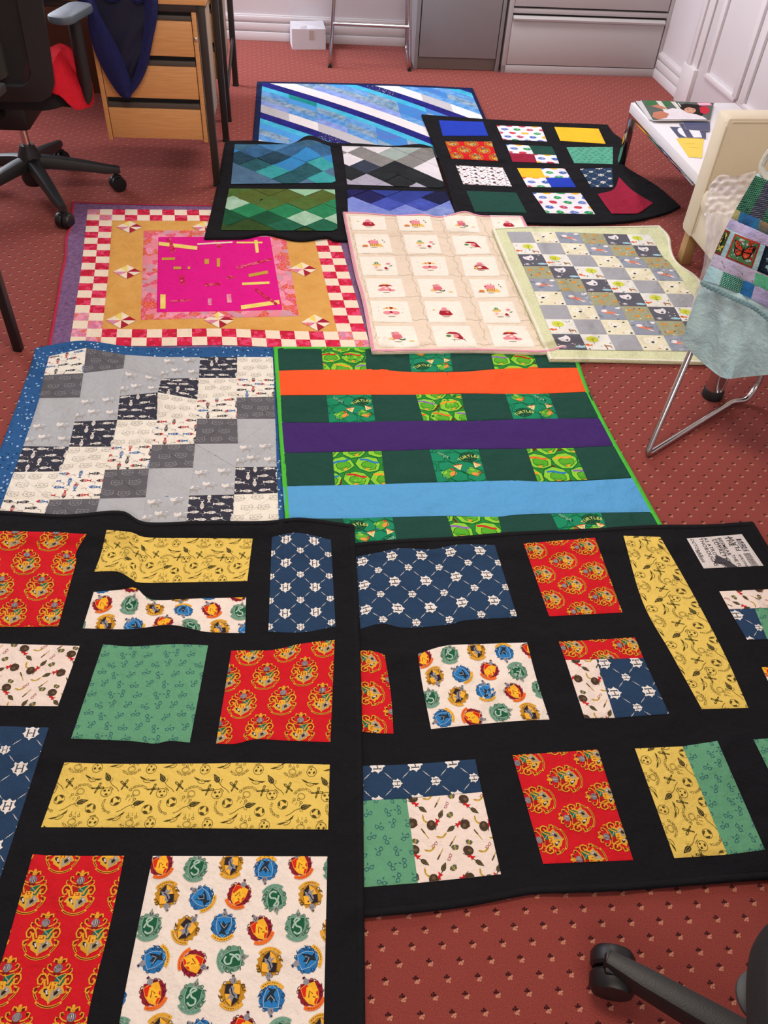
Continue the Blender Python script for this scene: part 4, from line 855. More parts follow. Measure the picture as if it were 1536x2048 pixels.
o, gp, CP = grid_px(qE, E_, cloth('e0168c', .06), 'pink_centre', quad((316.6, 474), (540, 473.6), (565, 620), (313, 625)), off=.0034)
def lerp_px(C, px, py):
    w = at(px, py)[:2]; u = v = .5
    for _ in range(12):
        p = C.xy(np.array(u), np.array(v)); du = (C.xy(np.array(u+.01), np.array(v))-p)/.01; dv = (C.xy(np.array(u), np.array(v+.01))-p)/.01
        s = np.linalg.solve(np.array([du, dv]).T, w-p); u = min(max(u+s[0], 0), .985); v = min(max(v+s[1], 0), .985)
    return float(u), float(v)
ylw, rdp, och = cloth('ecd060', kind='batik', col2='f4e088', scale=40), cloth('c02050', kind='floral', col2=('d83060', 'b01838', 'e87090'), scale=90), cloth('c8a040')
def strip(a, b, w_, mt):
    (x0, y0), (x1, y1) = cE(a, b); w_ = w_/2.4774/2; dx, dy = x1-x0, y1-y0; L = math.hypot(dx, dy); nx, ny = -dy/L*w_, dx/L*w_
    P = [lerp_px(CP, x0+nx, y0+ny), lerp_px(CP, x1+nx, y1+ny), lerp_px(CP, x1-nx, y1-ny), lerp_px(CP, x0-nx, y0-ny)]; P = [(min(max(a, .005), .995), min(max(b, .005), .995)) for a, b in P]
    poly_piece(qE, CP, P, mt, E_, 'applique_strip', .04, off=.0054)
for a, b, w_, mt in [((487, 265), (680, 288), 18, ylw), ((680, 268), (855, 258), 7, creams), ((875, 260), (1003, 260), 8, ylw), ((970, 248), (978, 310), 16, ylw), ((505, 341), (570, 340), 12, och), ((562, 386), (645, 385), 13, och), ((716, 354), (738, 354), 24, och), ((785, 338), (785, 380), 16, och), ((935, 424), (1030, 406), 15, och), ((902, 465), (1038, 459), 12, ylw), ((897, 582), (1098, 554), 20, ylw), ((510, 517), (510, 588), 26, ylw),
    ((538, 238), (563, 308), 22, rdp), ((768, 250), (795, 284), 20, rdp), ((875, 386), (1050, 342), 13, rdp), ((600, 422), (612, 468), 20, rdp), ((718, 470), (795, 464), 13, rdp), ((825, 434), (865, 430), 12, rdp), ((968, 492), (1074, 567), 13, rdp), ((545, 552), (648, 545), 10, rdp), ((742, 537), (742, 570), 18, flor), ((836, 516), (840, 558), 22, flor)]: strip(a, b, w_, mt)
CO = sub(CE, .1, .1, .9, .9)
for x, y in ((345, 172), (333, 405), (300, 690), (790, 674), (1270, 661), (1205, 392), (716, 168)):
    (px, py), = cE((x, y)); u, v = lerp_px(CE, px, py); u = min(max(u, .155), .845); v = min(max(v, .155), .845); r_ = .052; pw = None
    cs = [creams, cloth('a82038'), creams, flor, creams, ylw, creams, cloth('a82038')]
    for k in range(8):
        a, b = k*math.pi/4, (k+1)*math.pi/4; rad = lambda t: r_/(abs(math.cos(t))+abs(math.sin(t)))
        P = [(u, v), (u+rad(a)*math.cos(a), v+rad(a)*math.sin(a)), (u+rad(b)*math.cos(b), v+rad(b)*math.sin(b))]
        o = poly_piece(qE, CE, P, cs[k], E_ if pw is None else pw, 'pinwheel' if pw is None else 'pinwheel_triangle', .03, off=.0034)
        if pw is None: pw = o

# ---- H: ocean quilt of diagonal blue and white strips
qH = Quilt(([(514.8, 162.8), (640, 165), (800, 169), (945, 176)], [(945, 176), (969.5, 232), (1012, 330)], [(505, 292), (700, 300), (1012, 330)], [(514.8, 162.8), (511, 220), (505, 292)]), amp=.0025, seed=9)
H_ = thing('patchwork_quilt', 'blue and white quilt of diagonal wave strips, farthest from the camera', 'quilt', at(720, 225))
base_sheet(qH, cloth('17234a'), H_, 'border')
CH = sub(qH.C, .022, .03, .985, .99)
sea = dict(n=cloth('28288c', kind='batik', col2='1c1c64', scale=20), w=cloth('ece8ec'), s=cloth('d0ced4', kind='stripes', col2='a8a8b4', scale=60), t=cloth('38b0d8', kind='batik', col2='58c4e8', scale=16), c=cloth('3c84d0', kind='batik', col2='80b4e8', scale=24), k=cloth('3890d8', kind='batik', col2='5c78c8', scale=18), g=cloth('1c8890', kind='batik', col2='189c94', scale=20), v=cloth('7888d8', kind='batik', col2='9cb8f0', scale=20), d=cloth('4c80a8', kind='batik', col2='a8bcd0', scale=30), p=cloth('26266c', kind='dots', col2='d8d8f0', scale=90), a=cloth('50a0e8'))
NC = 8; SL = 1.08; seq = 'nwvdkgt'   # order downwards after the white band
rs = random.Random(2)
seqd = ['n', 't', 'k', 'c', 'v', 'w']; hs = [.095, .07, .085, .085, .08, .125]; per = sum(hs)
for c in range(NC):
    u0, u1 = c/NC, (c+1)/NC; y = -1.5+.02
    y0 = -.04-4*per
    while y0 < 1.1:
        for kx, hh in zip(seqd, hs):
            a, b = y0+SL*u0, y0+SL*u1; P = [(u0, a), (u1, b), (u1, b+hh), (u0, a+hh)]; P = clip_poly(P, 0, 1, 0, 1)
            key = kx
            if kx == 'w' and rs.random() < .25: key = 's'
            if kx == 'n' and rs.random() < .12: key = 'p'
            if kx in 'tkcv': key = rs.choice({'t': 'ttkg', 'k': 'kcad', 'c': 'cdkg', 'v': 'vvdc'}[kx])
            if len(P) >= 3 and max(p[1] for p in P)-min(p[1] for p in P) > .004: poly_piece(qH, CH, P, sea[key], H_, 'strip', .02, off=.0025)
            y0 += hh
        if y0 > 1.1: break

# ---- F: mountain quilt, four framed blocks
cF = crop(400, 150, 2.743)
qF = Quilt((cF((140, 362), (300, 360), (420, 372), (510, 375), (600, 330), (720, 370), (870, 375), (1050, 388), (1200, 378), (1275, 395)), cF((1275, 395), (1345, 590))+[(922, 470)], cF((25, 893), (230, 890), (350, 868), (460, 890), (560, 905), (700, 884), (800, 905), (1432, 880))[:-1]+[(922, 470)], cF((140, 362), (105, 560), (70, 720), (25, 893))), lower=(qE, qH), amp=.003, thick=.010, seed=14, ridges=[((622, 285), (640, 370), .012, .05)])
F_ = thing('patchwork_quilt', 'black-bordered quilt of four mountain blocks in blue, grey, green and violet', 'quilt', at(660, 375))
base_sheet(qF, BLK, F_, 'black_border')
def B2(a, b, s=22): return cloth(a, kind='batik', col2=b, scale=s)
blocks = [((190, 380), (480, 378), (600, 355), (715, 392), (745, 590), (170, 598), [B2('3c74a8', '5088b4'), B2('44708c', '385c78'), B2('2c5478', '3c6c98'), B2('2a4c60', '1c3c50'), B2('30989c', '48acb0'), B2('3090d0', '3c84c0'), B2('2c6470', '245058'), B2('4c6c8c', '587c9c'), B2('2858a0', '3068b0')]),
          ((778, 390), None, None, (1275, 400), (1345, 620), (808, 600), [B2('8c8c84', '68685c', 60), B2('d8d4dc', 'e4e0e4'), B2('98a8a4', 'a4b0ac'), B2('3c4454', '303848'), B2('202428', '282c30'), B2('7c7c7c', '8c8884'), B2('a4a0b4', 'b4b0c0'), B2('1c2026', '24282c'), B2('b8bcd0', 'a8b8c0')]),
          ((160, 622), None, None, (740, 628), (755, 855), (115, 850), [B2('a4d0b0', '90c49c'), B2('5c6c24', '707828'), B2('48682c', '587438'), B2('247c50', '2c8c5c'), B2('184c34', '1c5c3c'), B2('2c4820', '3c5428'), B2('94c0a0', 'b0d4bc'), B2('1c5c44', '246c50'), B2('586c30', '506028')]),
          ((808, 628), None, None, (1350, 640), (1438, 850), (815, 850), [B2('3c50b4', '485cc0'), B2('1c1c50', '242460'), B2('2c3c88', '34449c'), B2('7080d0', '8898e0'), B2('6c84c0', '90a0dc'), B2('141838', '1c2048'), B2('3848a0', '4c5cc0'), B2('8898e4', '98a8e8')])]
rs = random.Random(6)
for bi, (tl, m1, m2, tr, br, bl, mats) in enumerate(blocks):
    T = cF(tl, m1, m2, tr) if m1 else cF(tl, tr); C = Coons(T, cF(tr, br), cF(bl, br), cF(tl, bl)); k0 = 0
    dx, dy = 1/3.0, .36
    for j in range(-1, 8):
        for i in range(-1, 5):
            cx, cy = (i+.5*(j % 2))*dx+.05, j*dy/2+rs.uniform(-.01, .01); P = [(cx-dx/2, cy), (cx, cy-dy/2), (cx+dx/2, cy), (cx, cy+dy/2)]
            P = clip_poly(P, 0, 1, 0, 1)
            if len(P) < 3 or abs(sum(P[k][0]*P[(k+1) % len(P)][1]-P[(k+1) % len(P)][0]*P[k][1] for k in range(len(P)))) < .004: continue
            order = {0: [8, 0, 1, 2, 3, 5, 6, 4, 7], 1: [0, 1, 2, 5, 1, 3, 7, 4, 6], 2: [0, 1, 8, 2, 3, 6, 4, 7, 5], 3: [0, 2, 1, 6, 5, 3, 4, 7]}[bi]
            t = (cy*.75+(abs(cx-.5) if bi in (0, 3) else (1-cx)*.3)*.5+rs.uniform(0, .25)); mt = mats[order[min(len(order)-1, int(t*len(order)))]]
            poly_piece(qF, C, P, mt, F_, 'mountain_piece', .016, off=.003)

# ---- G: play-colour quilt with a bunched corner
cG = crop(830, 200, 2.7927)
qG = Quilt((cG((38, 80), (380, 105), (700, 122), (1075, 137)), cG((1075, 137), (1110, 185), (1160, 225), (1168, 300), (1170, 365), (1350, 478), (1482, 592)), cG((235, 650), (500, 684), (640, 682), (900, 688), (1200, 672), (1400, 628), (1482, 592)), cG((38, 80), (110, 260), (175, 440), (235, 650))), lower=(qH, qF), amp=.002, thick=.0115, seed=21,
    ridges=[(cG((1110, 330))[0], cG((1175, 480))[0], .035, .035), (cG((1180, 480))[0], cG((1245, 625))[0], .03, .03)])
G_ = thing('patchwork_quilt', 'black quilt of plain and multicoloured rectangles, bunched at the low table leg', 'quilt', at(1060, 340))
base_sheet(qG, BLK, G_, 'black_sashing', .009)
BLU, GLD, CRM, DGR, MNT = cloth('2440b8'), cloth('f0c030'), cloth('98203c'), cloth('1f4a40'), cloth('5cac90')
wht = cloth('eceaf2')
def pG(pts, mt, fab=None, **k): return patch(qG, G_, Q4(cG, *pts), mt, fab, **k)
pG([(133, 113), (380, 122), (410, 200), (155, 200)], BLU); pG([(455, 142), (705, 150), (738, 232), (492, 222)], wht, f_multi); pG([(778, 150), (1025, 160), (1065, 245), (812, 228)], GLD)
pG([(168, 232), (427, 232), (465, 342), (205, 328)], RED_, f_crest, foff=(.03, .03)); pG([(845, 263), (1105, 262), (1105, 358), (890, 353)], MNT, f_glasses)
pG([(508, 247), (636, 254), (668, 303), (528, 296)], wht, f_multi); pG([(636, 254), (765, 260), (788, 308), (662, 303)], DGR); pG([(528, 296), (662, 303), (682, 350), (545, 345)], CRM); pG([(664, 303), (788, 308), (805, 355), (682, 350)], wht, f_multi)
pG([(228, 365), (490, 378), (542, 483), (270, 470)], wht, f_white, sc=.75)
pG([(570, 380), (702, 381), (728, 434), (598, 432)], GLD); pG([(702, 381), (835, 382), (868, 434), (728, 434)], wht, f_multi); pG([(598, 432), (728, 434), (762, 487), (628, 485)], wht, f_multi); pG([(728, 434), (868, 434), (900, 487), (762, 487)], BLU)
pG([(922, 385), (1100, 378), (1108, 488), (985, 488)], NAV, f_shield); pG([(287, 507), (565, 517), (625, 630), (335, 625)], DGR); pG([(655, 518), (925, 520), (1007, 638), (735, 632)], wht, f_multi)
patch(qG, G_, (cG((1020, 525), (1110, 498), (1140, 430)), cG((1140, 430), (1215, 505), (1330, 575)), cG((1100, 635), (1210, 635), (1255, 628), (1330, 575)), cG((1020, 525), (1065, 590), (1100, 635))), CRM, step=.007, off=.003)

# shapes of the cat quilt and the banded quilt, which the next two lie upon
cD = crop(0, 680, 2.6947)
qD = Quilt((cD((190, 43), (300, 22), (460, 3), (700, 35), (1000, 42), (1200, 36), (1500, 42)), cD((1500, 42), (1520, 500), (1545, 1060)), cD((-190, 1080), (200, 1090), (800, 1080), (1545, 1060)), cD((190, 43), (172, 120), (95, 340), (0, 590), (-190, 1080))), lower=(qE,), thick=.0105, amp=.003, crease=(20, .0065, .018), seed=51, ridges=[(cD((640, 270))[0], cD((1150, 430))[0], .012, .035), (cD((460, 60))[0], cD((640, 160))[0], .010, .05)])
cC = crop(540, 680, 1.92)
qC = Quilt((cC((15, 27), (395, 28), (800, 30), (1170, 40)), cC((1170, 40), (1225, 198), (1330, 400), (1400, 522), (1510, 718), (1560, 800)), [(577, 1110), (800, 1112), (1352, 1100)], cC((15, 27), (32, 300), (50, 560), (60, 690))+[(577, 1110)]), lower=(qE, qD), amp=.0024, crease=(26, .0085, .016), seed=61, ridges=[(cC((640, 165))[0], cC((760, 140))[0], .010, .03), (cC((400, 640))[0], cC((560, 575))[0], .008, .03)])
# ---- I: pink-bound quilt of garden panels
cI = crop(680, 400, 3.572)
qI = Quilt((cI((22, 85), (200, 92), (400, 108), (600, 100), (680, 116), (760, 112), (890, 80), (1010, 110), (1300, 115)), cI((1300, 115), (1530, 560), (1790, 1020)), cI((230, 1080), (600, 1075), (1000, 1072), (1445, 1085), (1600, 1050), (1790, 1020)), cI((22, 85), (60, 280), (110, 520), (165, 720), (230, 1080))), lower=(qE, qF, qG, qC), amp=.0022, seed=31, wl=.16, thick=.0135, crease=(14, .0035, .02))
I_ = thing('patchwork_quilt', 'cream panel quilt with pink binding and little garden pictures', 'quilt', at(890, 560))
base_sheet(qI, cloth('ecdcc8', kind='batik', col2='e8d8c4', scale=30), I_, 'cream_ground', .010); binding(qI, cloth('e8a0b8'), I_, .010)
rows = [[(68, 112), (318, 120), (335, 215), (85, 215)], [(100, 240), (345, 245), (375, 378), (130, 382)], [(135, 405), (390, 405), (418, 540), (165, 540)], [(180, 560), (437, 562), (472, 695), (210, 700)], [(215, 720), (480, 725), (520, 875), (240, 870)], [(247, 900), (525, 900), (575, 1050), (283, 1050)]]
c3 = [[(735, 110), (965, 115), (1000, 230), (770, 228)], [(795, 255), (1040, 258), (1075, 385), (835, 390)], [(860, 405), (1105, 405), (1145, 545), (895, 545)], [(920, 565), (1175, 570), (1215, 695), (965, 700)], [(985, 725), (1235, 725), (1295, 880), (1030, 880)], [(1053, 895), (1325, 900), (1395, 1050), (1105, 1050)]]
kinds = ['abca', 'bdef', 'dfga', 'hcbd', 'fadb', 'cehg']; cream = cloth('f6f0e4')
for j in range(6):
    for i in range(4):
        P = [(np.array(a)*(1-i/2)+np.array(b)*(i/2)) for a, b in zip(rows[j], c3[j])]
        C = Coons(*Q4(cI, *P)); g = Grid(qI, C, .014, puff=.0012); o = build_patch('panel', g, cream, I_); s = g.W*.26
        add_print(g, [(PM[kinds[j][i]], g.W*.5, g.H*.5, s, 0)], o)
# stitched flourishes between the panels
CI = qI.C
fl = []
gI = Grid(qI, CI, .02, off=.0004, puff=0)
for j in range(7):
    y = gI.H*(.035+j*.155)
    pts = [(x/100*gI.W, -(y+.004*math.sin(x*.9)+.002*math.sin(x*2.3))) for x in range(3, 98)]; fl.append(([S_('b4a890', .0014, pts)], 0, 0, 1, 0))
for i in range(5):
    x = gI.W*(.03+i*.245); pts = [(x+.005*math.sin(y*.8)+.003*math.sin(y*2.1), -y/100*gI.H) for y in range(3, 97)]; fl.append(([S_('b4a890', .0014, pts)], 0, 0, 1, 0))
add_print(gI, fl, I_, name='vine_print', z0=.0003)

# ---- J: woodland quilt
cJ = crop(980, 430, 3.072)
qJ = Quilt((cJ((15, 82), (200, 72), (500, 72), (800, 70), (1040, 65)), cJ((1040, 65), (1100, 130), (1118, 230), (1160, 300), (1295, 405), (1400, 640), (1500, 905)), cJ((370, 885), (700, 888), (1240, 902), (1500, 905)), cJ((15, 82), (100, 280), (240, 590), (370, 885))), lower=(qI, qG, qE, qC), amp=.0022, seed=41, wl=.18, thick=.013, crease=(14, .003, .022), ridges=[(cJ((1050, 190))[0], cJ((1240, 420))[0], .012, .03)])
J_ = thing('patchwork_quilt', 'pale green bordered quilt of grey and cream woodland squares beside the cream armchair', 'quilt', at(1220, 590))
base_sheet(qJ, cloth('dce0b8', kind='dots', col2='b8bc88', scale=120, var=.1), J_, 'green_border', .013); binding(qJ, cloth('efecdc'), J_, .010)
CJ = Coons(cJ((103, 103), (400, 104), (700, 115), (985, 122)), cJ((985, 122), (1060, 255), (1110, 300), (1290, 560), (1457, 840)), cJ((425, 825), (1457, 840)), cJ((103, 103), (240, 395), (340, 645), (425, 825)))
wm = dict(S=cloth('a9abb3'), P=cloth('ece8cc'), X=cloth('98a0b0'), O=cloth('a8a888'), D=cloth('62626e'), T=cloth('ecece6'))
for j in range(9):
    for i in range(6):
        k = 'SPXODT'[(i-j) % 6]; C = sub(CJ, i/6, j/9, (i+1)/6, (j+1)/9); g = Grid(qJ, C, .012, off=.0016, puff=.001); o = build_patch('patch', g, wm[k], J_)
        if k != 'S': add_print(g, f_wood(k)(g), o)

# ---- D: cat and fish quilt
D_ = thing('patchwork_quilt', 'blue-bordered quilt of grey, white and navy cat and fish squares', 'quilt', at(290, 860))
base_sheet(qD, cloth('2c5c94', .9, kind='dots', col2='a8c8e8', scale=62), D_, 'blue_border')
L = [[(265, 88), (465, 42), (675, 80), (870, 92), (1078, 93), (1278, 92), (1470, 93)], [(237, 190), (450, 178), (665, 153), (869, 208), (1072, 205), (1278, 205), (1476, 205)], [(213, 313), (430, 310), (645, 302), (850, 282), (1063, 320), (1275, 310), (1479, 305)], [(172, 440), (402, 440), (632, 430), (846, 430), (1062, 424), (1278, 425), (1483, 425)], [(125, 572), (372, 575), (603, 575), (820, 565), (1052, 560), (1283, 558), (1488, 555)], [(75, 712), (325, 708), (566, 700), (803, 692), (1040, 688), (1270, 685), (1491, 683)], [(20, 858), (268, 860), (537, 855), (785, 848), (1020, 838), (1262, 833), (1497, 825)], [(-32, 1000), (215, 1005), (500, 1000), (762, 1000), (1003, 990), (1255, 985), (1502, 975)]]
kn = ['WF', 'DG', 'G', 'GC', 'NF', 'WC']; cm = dict(WF=cloth('f0ece2'), DG=cloth('62626a'), G=cloth('b4b9c0'), GC=cloth('b4b9c0', .051), NF=cloth('383a48'), WC=cloth('efebe0'))
for j in range(7):
    for i in range(6):
        k = kn[(i+j) % 6]; C = Coons(*Q4(cD, L[j][i], L[j][i+1], L[j+1][i+1], L[j+1][i])); g = Grid(qD, C, .018, puff=.001); o = build_patch('patch', g, cm[k], D_)
        add_print(g, f_cats(k)(g), o)

# ---- C: dark green quilt with orange, purple and blue bands
C_ = thing('patchwork_quilt', 'dark green quilt with orange, purple and sky-blue bands and lime green edging', 'quilt', at(900, 900))
base_sheet(qC, cloth('1d463d', .08), C_, 'dark_green_ground'); binding(qC, cloth('50c040'), C_, .013)
LIM, TEA = cloth('2c8a34'), cloth('1c8c64')
def band(T, B, mt, lab): patch(qC, C_, (cC(*T), cC(T[-1], B[-1]), cC(*B), cC(T[0], B[0])), mt, name='band', step=.016, label=lab)
band([(32, 118), (200, 113), (400, 110), (540, 123), (740, 122), (870, 112), (1050, 108), (1181, 106)], [(40, 212), (380, 210), (560, 210), (740, 205), (1000, 207), (1222, 198)], cloth('f45c2c'), 'orange band')
band([(40, 316), (230, 318), (400, 313), (640, 310), (740, 312), (1000, 303), (1270, 300)], [(45, 433), (450, 425), (620, 420), (800, 418), (1100, 415), (1322, 405)], cloth('42286c'), 'purple band')
band([(48, 562), (300, 555), (500, 550), (800, 543), (930, 535), (1100, 545), (1395, 530)], [(60, 685), (300, 685), (480, 680), (700, 675), (860, 680), (1000, 668), (1472, 660)], cloth('5aa4dc'), 'sky-blue band')
R = [[[(197, 28), (365, 30), (370, 116), (205, 115)], [(530, 34), (690, 36), (702, 121), (543, 123)], [(845, 38), (1005, 40), (1030, 108), (863, 112)]],
     [[(217, 212), (388, 210), (405, 314), (228, 317)], [(560, 210), (733, 208), (757, 309), (590, 310)], [(903, 206), (1070, 206), (1108, 302), (935, 303)]],
     [[(240, 431), (428, 427), (443, 555), (250, 560)], [(613, 421), (800, 420), (832, 542), (643, 546)], [(985, 418), (1165, 415), (1218, 537), (1028, 545)]],
     [[(280, 685), (470, 682), (490, 790), (315, 798)], [(680, 677), (875, 680), (905, 780), (715, 782)], [(1080, 668), (1270, 664), (1310, 760), (1125, 765)]]]
left = [(30, 28), (39, 214), (44, 432), (60, 686)]; 
for j, row in enumerate(R):
    tops = [p for q_ in row for p in (q_[0], q_[1])]; bots = [p for q_ in row for p in (q_[3], q_[2])]
    Lx = [((30, 30), (33, 116)), ((41, 214), (42, 315)), ((47, 434), (50, 560)), ((62, 687), (68, 800))][j]; Rx = [((1160, 42), (1178, 105)), ((1228, 200), (1268, 298)), ((1325, 406), (1392, 528)), ((1472, 662), (1525, 755))][j]
    T = [Lx[0]]+tops+[Rx[0]]; B = [Lx[1]]+bots+[Rx[1]]
    for i in range(7):
        pr = i % 2; lime = (i//2+j) % 2 == 0
        if pr: patch(qC, C_, Q4(cC, T[i], T[i+1], B[i+1], B[i]), LIM if lime else TEA, f_lime if lime else f_teal, step=.013)
        else: patch(qC, C_, Q4(cC, T[i], T[i+1], B[i+1], B[i]), cloth('1f4a40', .081), step=.02)

# ---- B: black quilt, right, school-crest fabrics turned sideways
cB = crop(700, 1040, 1.8373); cB2 = crop(700, 1460, 1.8373)
qB = Quilt(([(700, 1088), (760, 1082), (809, 1079), (918, 1073.5), (1027, 1064.5), (1180, 1058), (1300, 1051), (1410, 1050), (1505.5, 1044)], [(1505.5, 1044), (1620, 1240), (1870, 1735)], [(690, 1836), (900, 1815), (1000, 1797), (1048, 1788), (1081, 1784), (1250, 1778), (1535, 1756), (1870, 1735)], [(700, 1088), (696, 1400), (690, 1836)]), lower=(qD, qC), amp=.003, crease=(16, .008, .017), seed=71, ridges=[((860, 1150), (930, 1330), .008, .05), ((890, 1290), (800, 1440), .006, .04)])
B_ = thing('patchwork_quilt', 'large black quilt on the right with crest, sports and newsprint rectangles set sideways', 'quilt', at(1100, 1400))
base_sheet(qB, BLK, B_, 'black_sashing'); binding(qB, cloth('17171b', .1), B_, .012)
R90 = math.pi/2
def pB(e, mt, fab=None, **k): return patch(qB, B_, e, mt, fab, **k)
pB((cB((22, 135), (110, 118), (190, 103), (300, 108), (400, 90), (532, 92)), cB((532, 92), (615, 357)), cB((38, 400), (120, 380), (200, 396), (360, 385), (430, 368), (615, 357)), cB((22, 135), (38, 400))), NAV, f_shield, rot=R90, foff=(.018, .022))
pB(Q4(cB, (638, 87), (900, 65), (1001, 340), (732, 354)), RED_, f_crest, rot=R90, foff=(.022, .03), sc=.86)
pB((cB((1005, 58), (1140, 62)), cB((1140, 62), (1255, 262), (1375, 490), (1464, 690)), cB((1293, 695), (1464, 690)), cB((1005, 58), (1075, 300), (1180, 490), (1293, 695))), YEL, f_quid, rot=R90)
pB(Q4(cB, (1237, 68), (1440, 52), (1520, 168), (1300, 178)), cloth('dcd6d4'), f_news)
pB(quad((1438.6, 1182.6), (1549, 1178), (1568, 1214), (1458.2, 1218.5)), WH2, f_white, rot=R90); pB(quad((1458.2, 1218.5), (1509.3, 1217), (1534.4, 1278), (1494.6, 1280)), NAV, f_shield, rot=R90, foff=(.01, .02)); pB(quad((1509.3, 1217), (1568, 1214), (1602, 1275), (1534.4, 1278)), GRN, f_glasses)
pB(quad((1523, 1335), (1628, 1330), (1684, 1440), (1577, 1445)), WHT, f_house)
pB((cB((37, 480), (85, 482), (127, 495)), cB((127, 495), (150, 640), (160, 785)), cB((43, 778), (100, 784), (160, 785)), cB((37, 480), (43, 778))), RED_, f_crest, rot=R90, foff=(.018, .03), sc=.86)
pB((cB((250, 492), (350, 462), (480, 456), (650, 450)), cB((650, 450), (690, 600), (733, 733)), cB((298, 768), (500, 748), (620, 738), (733, 733)), cB((250, 492), (265, 600), (298, 768))), WHT, f_house, foff=(.012, .02), sc=.95)
pB(Q4(cB, (767, 448), (1047, 432), (1078, 507), (792, 515)), RED_, f_crest, rot=R90, foff=(.03, .02), sc=.86)
pB(Q4(cB, (792, 515), (905, 512), (973, 727), (862, 728)), WH2, f_white, foff=(.01, .0)); pB(Q4(cB, (905, 512), (1078, 507), (1173, 712), (973, 727)), NAV, f_shield, rot=R90, foff=(.018, .012))
pB((cB2((45, 132), (250, 124), (460, 107)), cB2((460, 107), (485, 228)), cB2((45, 260), (215, 250), (485, 228)), cB2((45, 132), (45, 260))), NAV, f_shield, rot=R90, foff=(.033, .002))
pB(Q4(cB2, (45, 260), (208, 252), (250, 562), (45, 578)), GRN, f_glasses); pB(Q4(cB2, (208, 252), (485, 228), (555, 530), (250, 562)), WH2, f_white)
pB(Q4(cB2, (597, 93), (910, 72), (1041, 478), (710, 492)), RED_, f_crest, rot=R90, foff=(.03, .02), sc=.86)
pB(Q4(cB2, (1047, 68), (1222, 60), (1387, 458), (1192, 471)), YEL, f_quid, rot=R90); pB(Q4(cB2, (1222, 60), (1350, 40), (1525, 440), (1387, 458)), GRN, f_glasses)
pB(quad((1507, 1479), (1600, 1472), (1710, 1680), (1612, 1690)), GRN, f_glasses)

# ---- A: black quilt, left front
cA = crop(0, 1020, 2.1333); cA2 = crop(0, 1480, 2.1333)
qA = Quilt(([(-130, 1018), (0, 1022), (130, 1030), (240, 1022), (290, 1045), (400, 1043), (530, 1043), (600, 1036), (707, 1050)], [(707, 1050), (717, 1250), (723, 1500), (726, 1830), (729, 2200)], [(-420, 2195), (150, 2200), (729, 2200)], [(-130, 1018), (-260, 1500), (-420, 2195)]), lower=(qD, qC, qB), amp=.003, crease=(16, .008, .017), seed=81, ridges=[((262, 1040), (300, 1165), .016, .04), ((215, 1150), (330, 1215), .010, .03)])
A_ = thing('patchwork_quilt', 'large black quilt at the front left with crest, sports and badge rectangles', 'quilt', at(350, 1500))
base_sheet(qA, BLK, A_, 'black_sashing'); binding(qA, cloth('17171b', .1), A_, .012)
def pA(e, mt, fab=None, **k): return patch(qA, A_, e, mt, fab, **k)
pA(([(-75, 1058), (0, 1062), (100, 1064), (173.4, 1068.3)], [(173.4, 1068.3), (152, 1105), (152, 1125), (134, 1190), (116.3, 1253)], [(-125, 1252), (0, 1254), (116.3, 1253)], [(-75, 1058), (-125, 1252)]), RED_, f_crest, foff=(.03, .03))
pA((cA((455, 85), (560, 95), (628, 117), (850, 120), (1078, 122)), cA((1078, 122), (1055, 303)), cA((402, 263), (500, 262), (555, 290), (600, 310), (800, 308), (1055, 303)), cA((455, 85), (430, 190), (402, 263))), YEL, f_quid)
pA((cA((400, 350), (520, 340), (580, 333), (650, 383), (830, 378), (1050, 373)), cA((1050, 373), (1045, 525)), cA((352, 505), (560, 508), (730, 490), (880, 520), (1045, 525)), cA((400, 350), (352, 505))), WHT, f_house, foff=(.03, .04))
pA((cA((1160, 115), (1270, 97), (1412, 127)), cA((1412, 127), (1432, 497)), cA((1145, 520), (1290, 522), (1432, 497)), cA((1160, 115), (1145, 520))), NAV, f_shield, foff=(.04, .02), sc=.93)
pA(([(-75, 1284), (0, 1287), (159.4, 1291.9)], [(159.4, 1291.9), (115.8, 1412.3)], [(-112, 1410), (0, 1411.4), (115.8, 1412.3)], [(-75, 1284), (-112, 1410)]), WH2, f_white, foff=(.02, .0))
pA((cA((440, 573), (560, 582), (750, 572), (888, 578)), cA((888, 578), (810, 992)), cA((303, 975), (550, 985), (660, 997), (720, 985), (810, 992)), cA((440, 573), (303, 975))), GRN, f_glasses)
pA((cA((987, 600), (1160, 598), (1290, 570), (1428, 555)), cA((1428, 555), (1410, 990)), cA((922, 997), (1010, 997), (1090, 978), (1250, 985), (1410, 990)), cA((987, 600), (922, 997))), RED_, f_crest, foff=(.045, .01), sc=.9)
pA(quad((-150, 1448), (97.5, 1455), (-12, 1795), (-260, 1790)), NAV, f_shield, foff=(.05, .015), sc=1.0)
pA((cA2((275, 95), (500, 102), (900, 100), (1060, 97), (1407, 105)), cA2((1407, 105), (1400, 382)), cA2((175, 372), (600, 374), (1400, 382)), cA2((275, 95), (175, 372))), YEL, f_quid, foff=(-.012, -.008))
pA((cA2((140, 487), (250, 494), (530, 495)), cA2((530, 495), (470, 790), (392, 1100), (340, 1390)), [(-75, 2130), (159, 2131)], cA2((140, 487), (70, 730), (0, 965), (-160, 1390))), RED_, f_crest, foff=(.062, -.003), sc=.93)
pA((cA2((652, 495), (1397, 497)), cA2((1397, 497), (1376, 1425)), [(222, 2148), (645, 2148)], cA2((652, 495), (540, 1040), (474, 1425))), WHT, f_house, foff=(.02, .018), sc=.97)
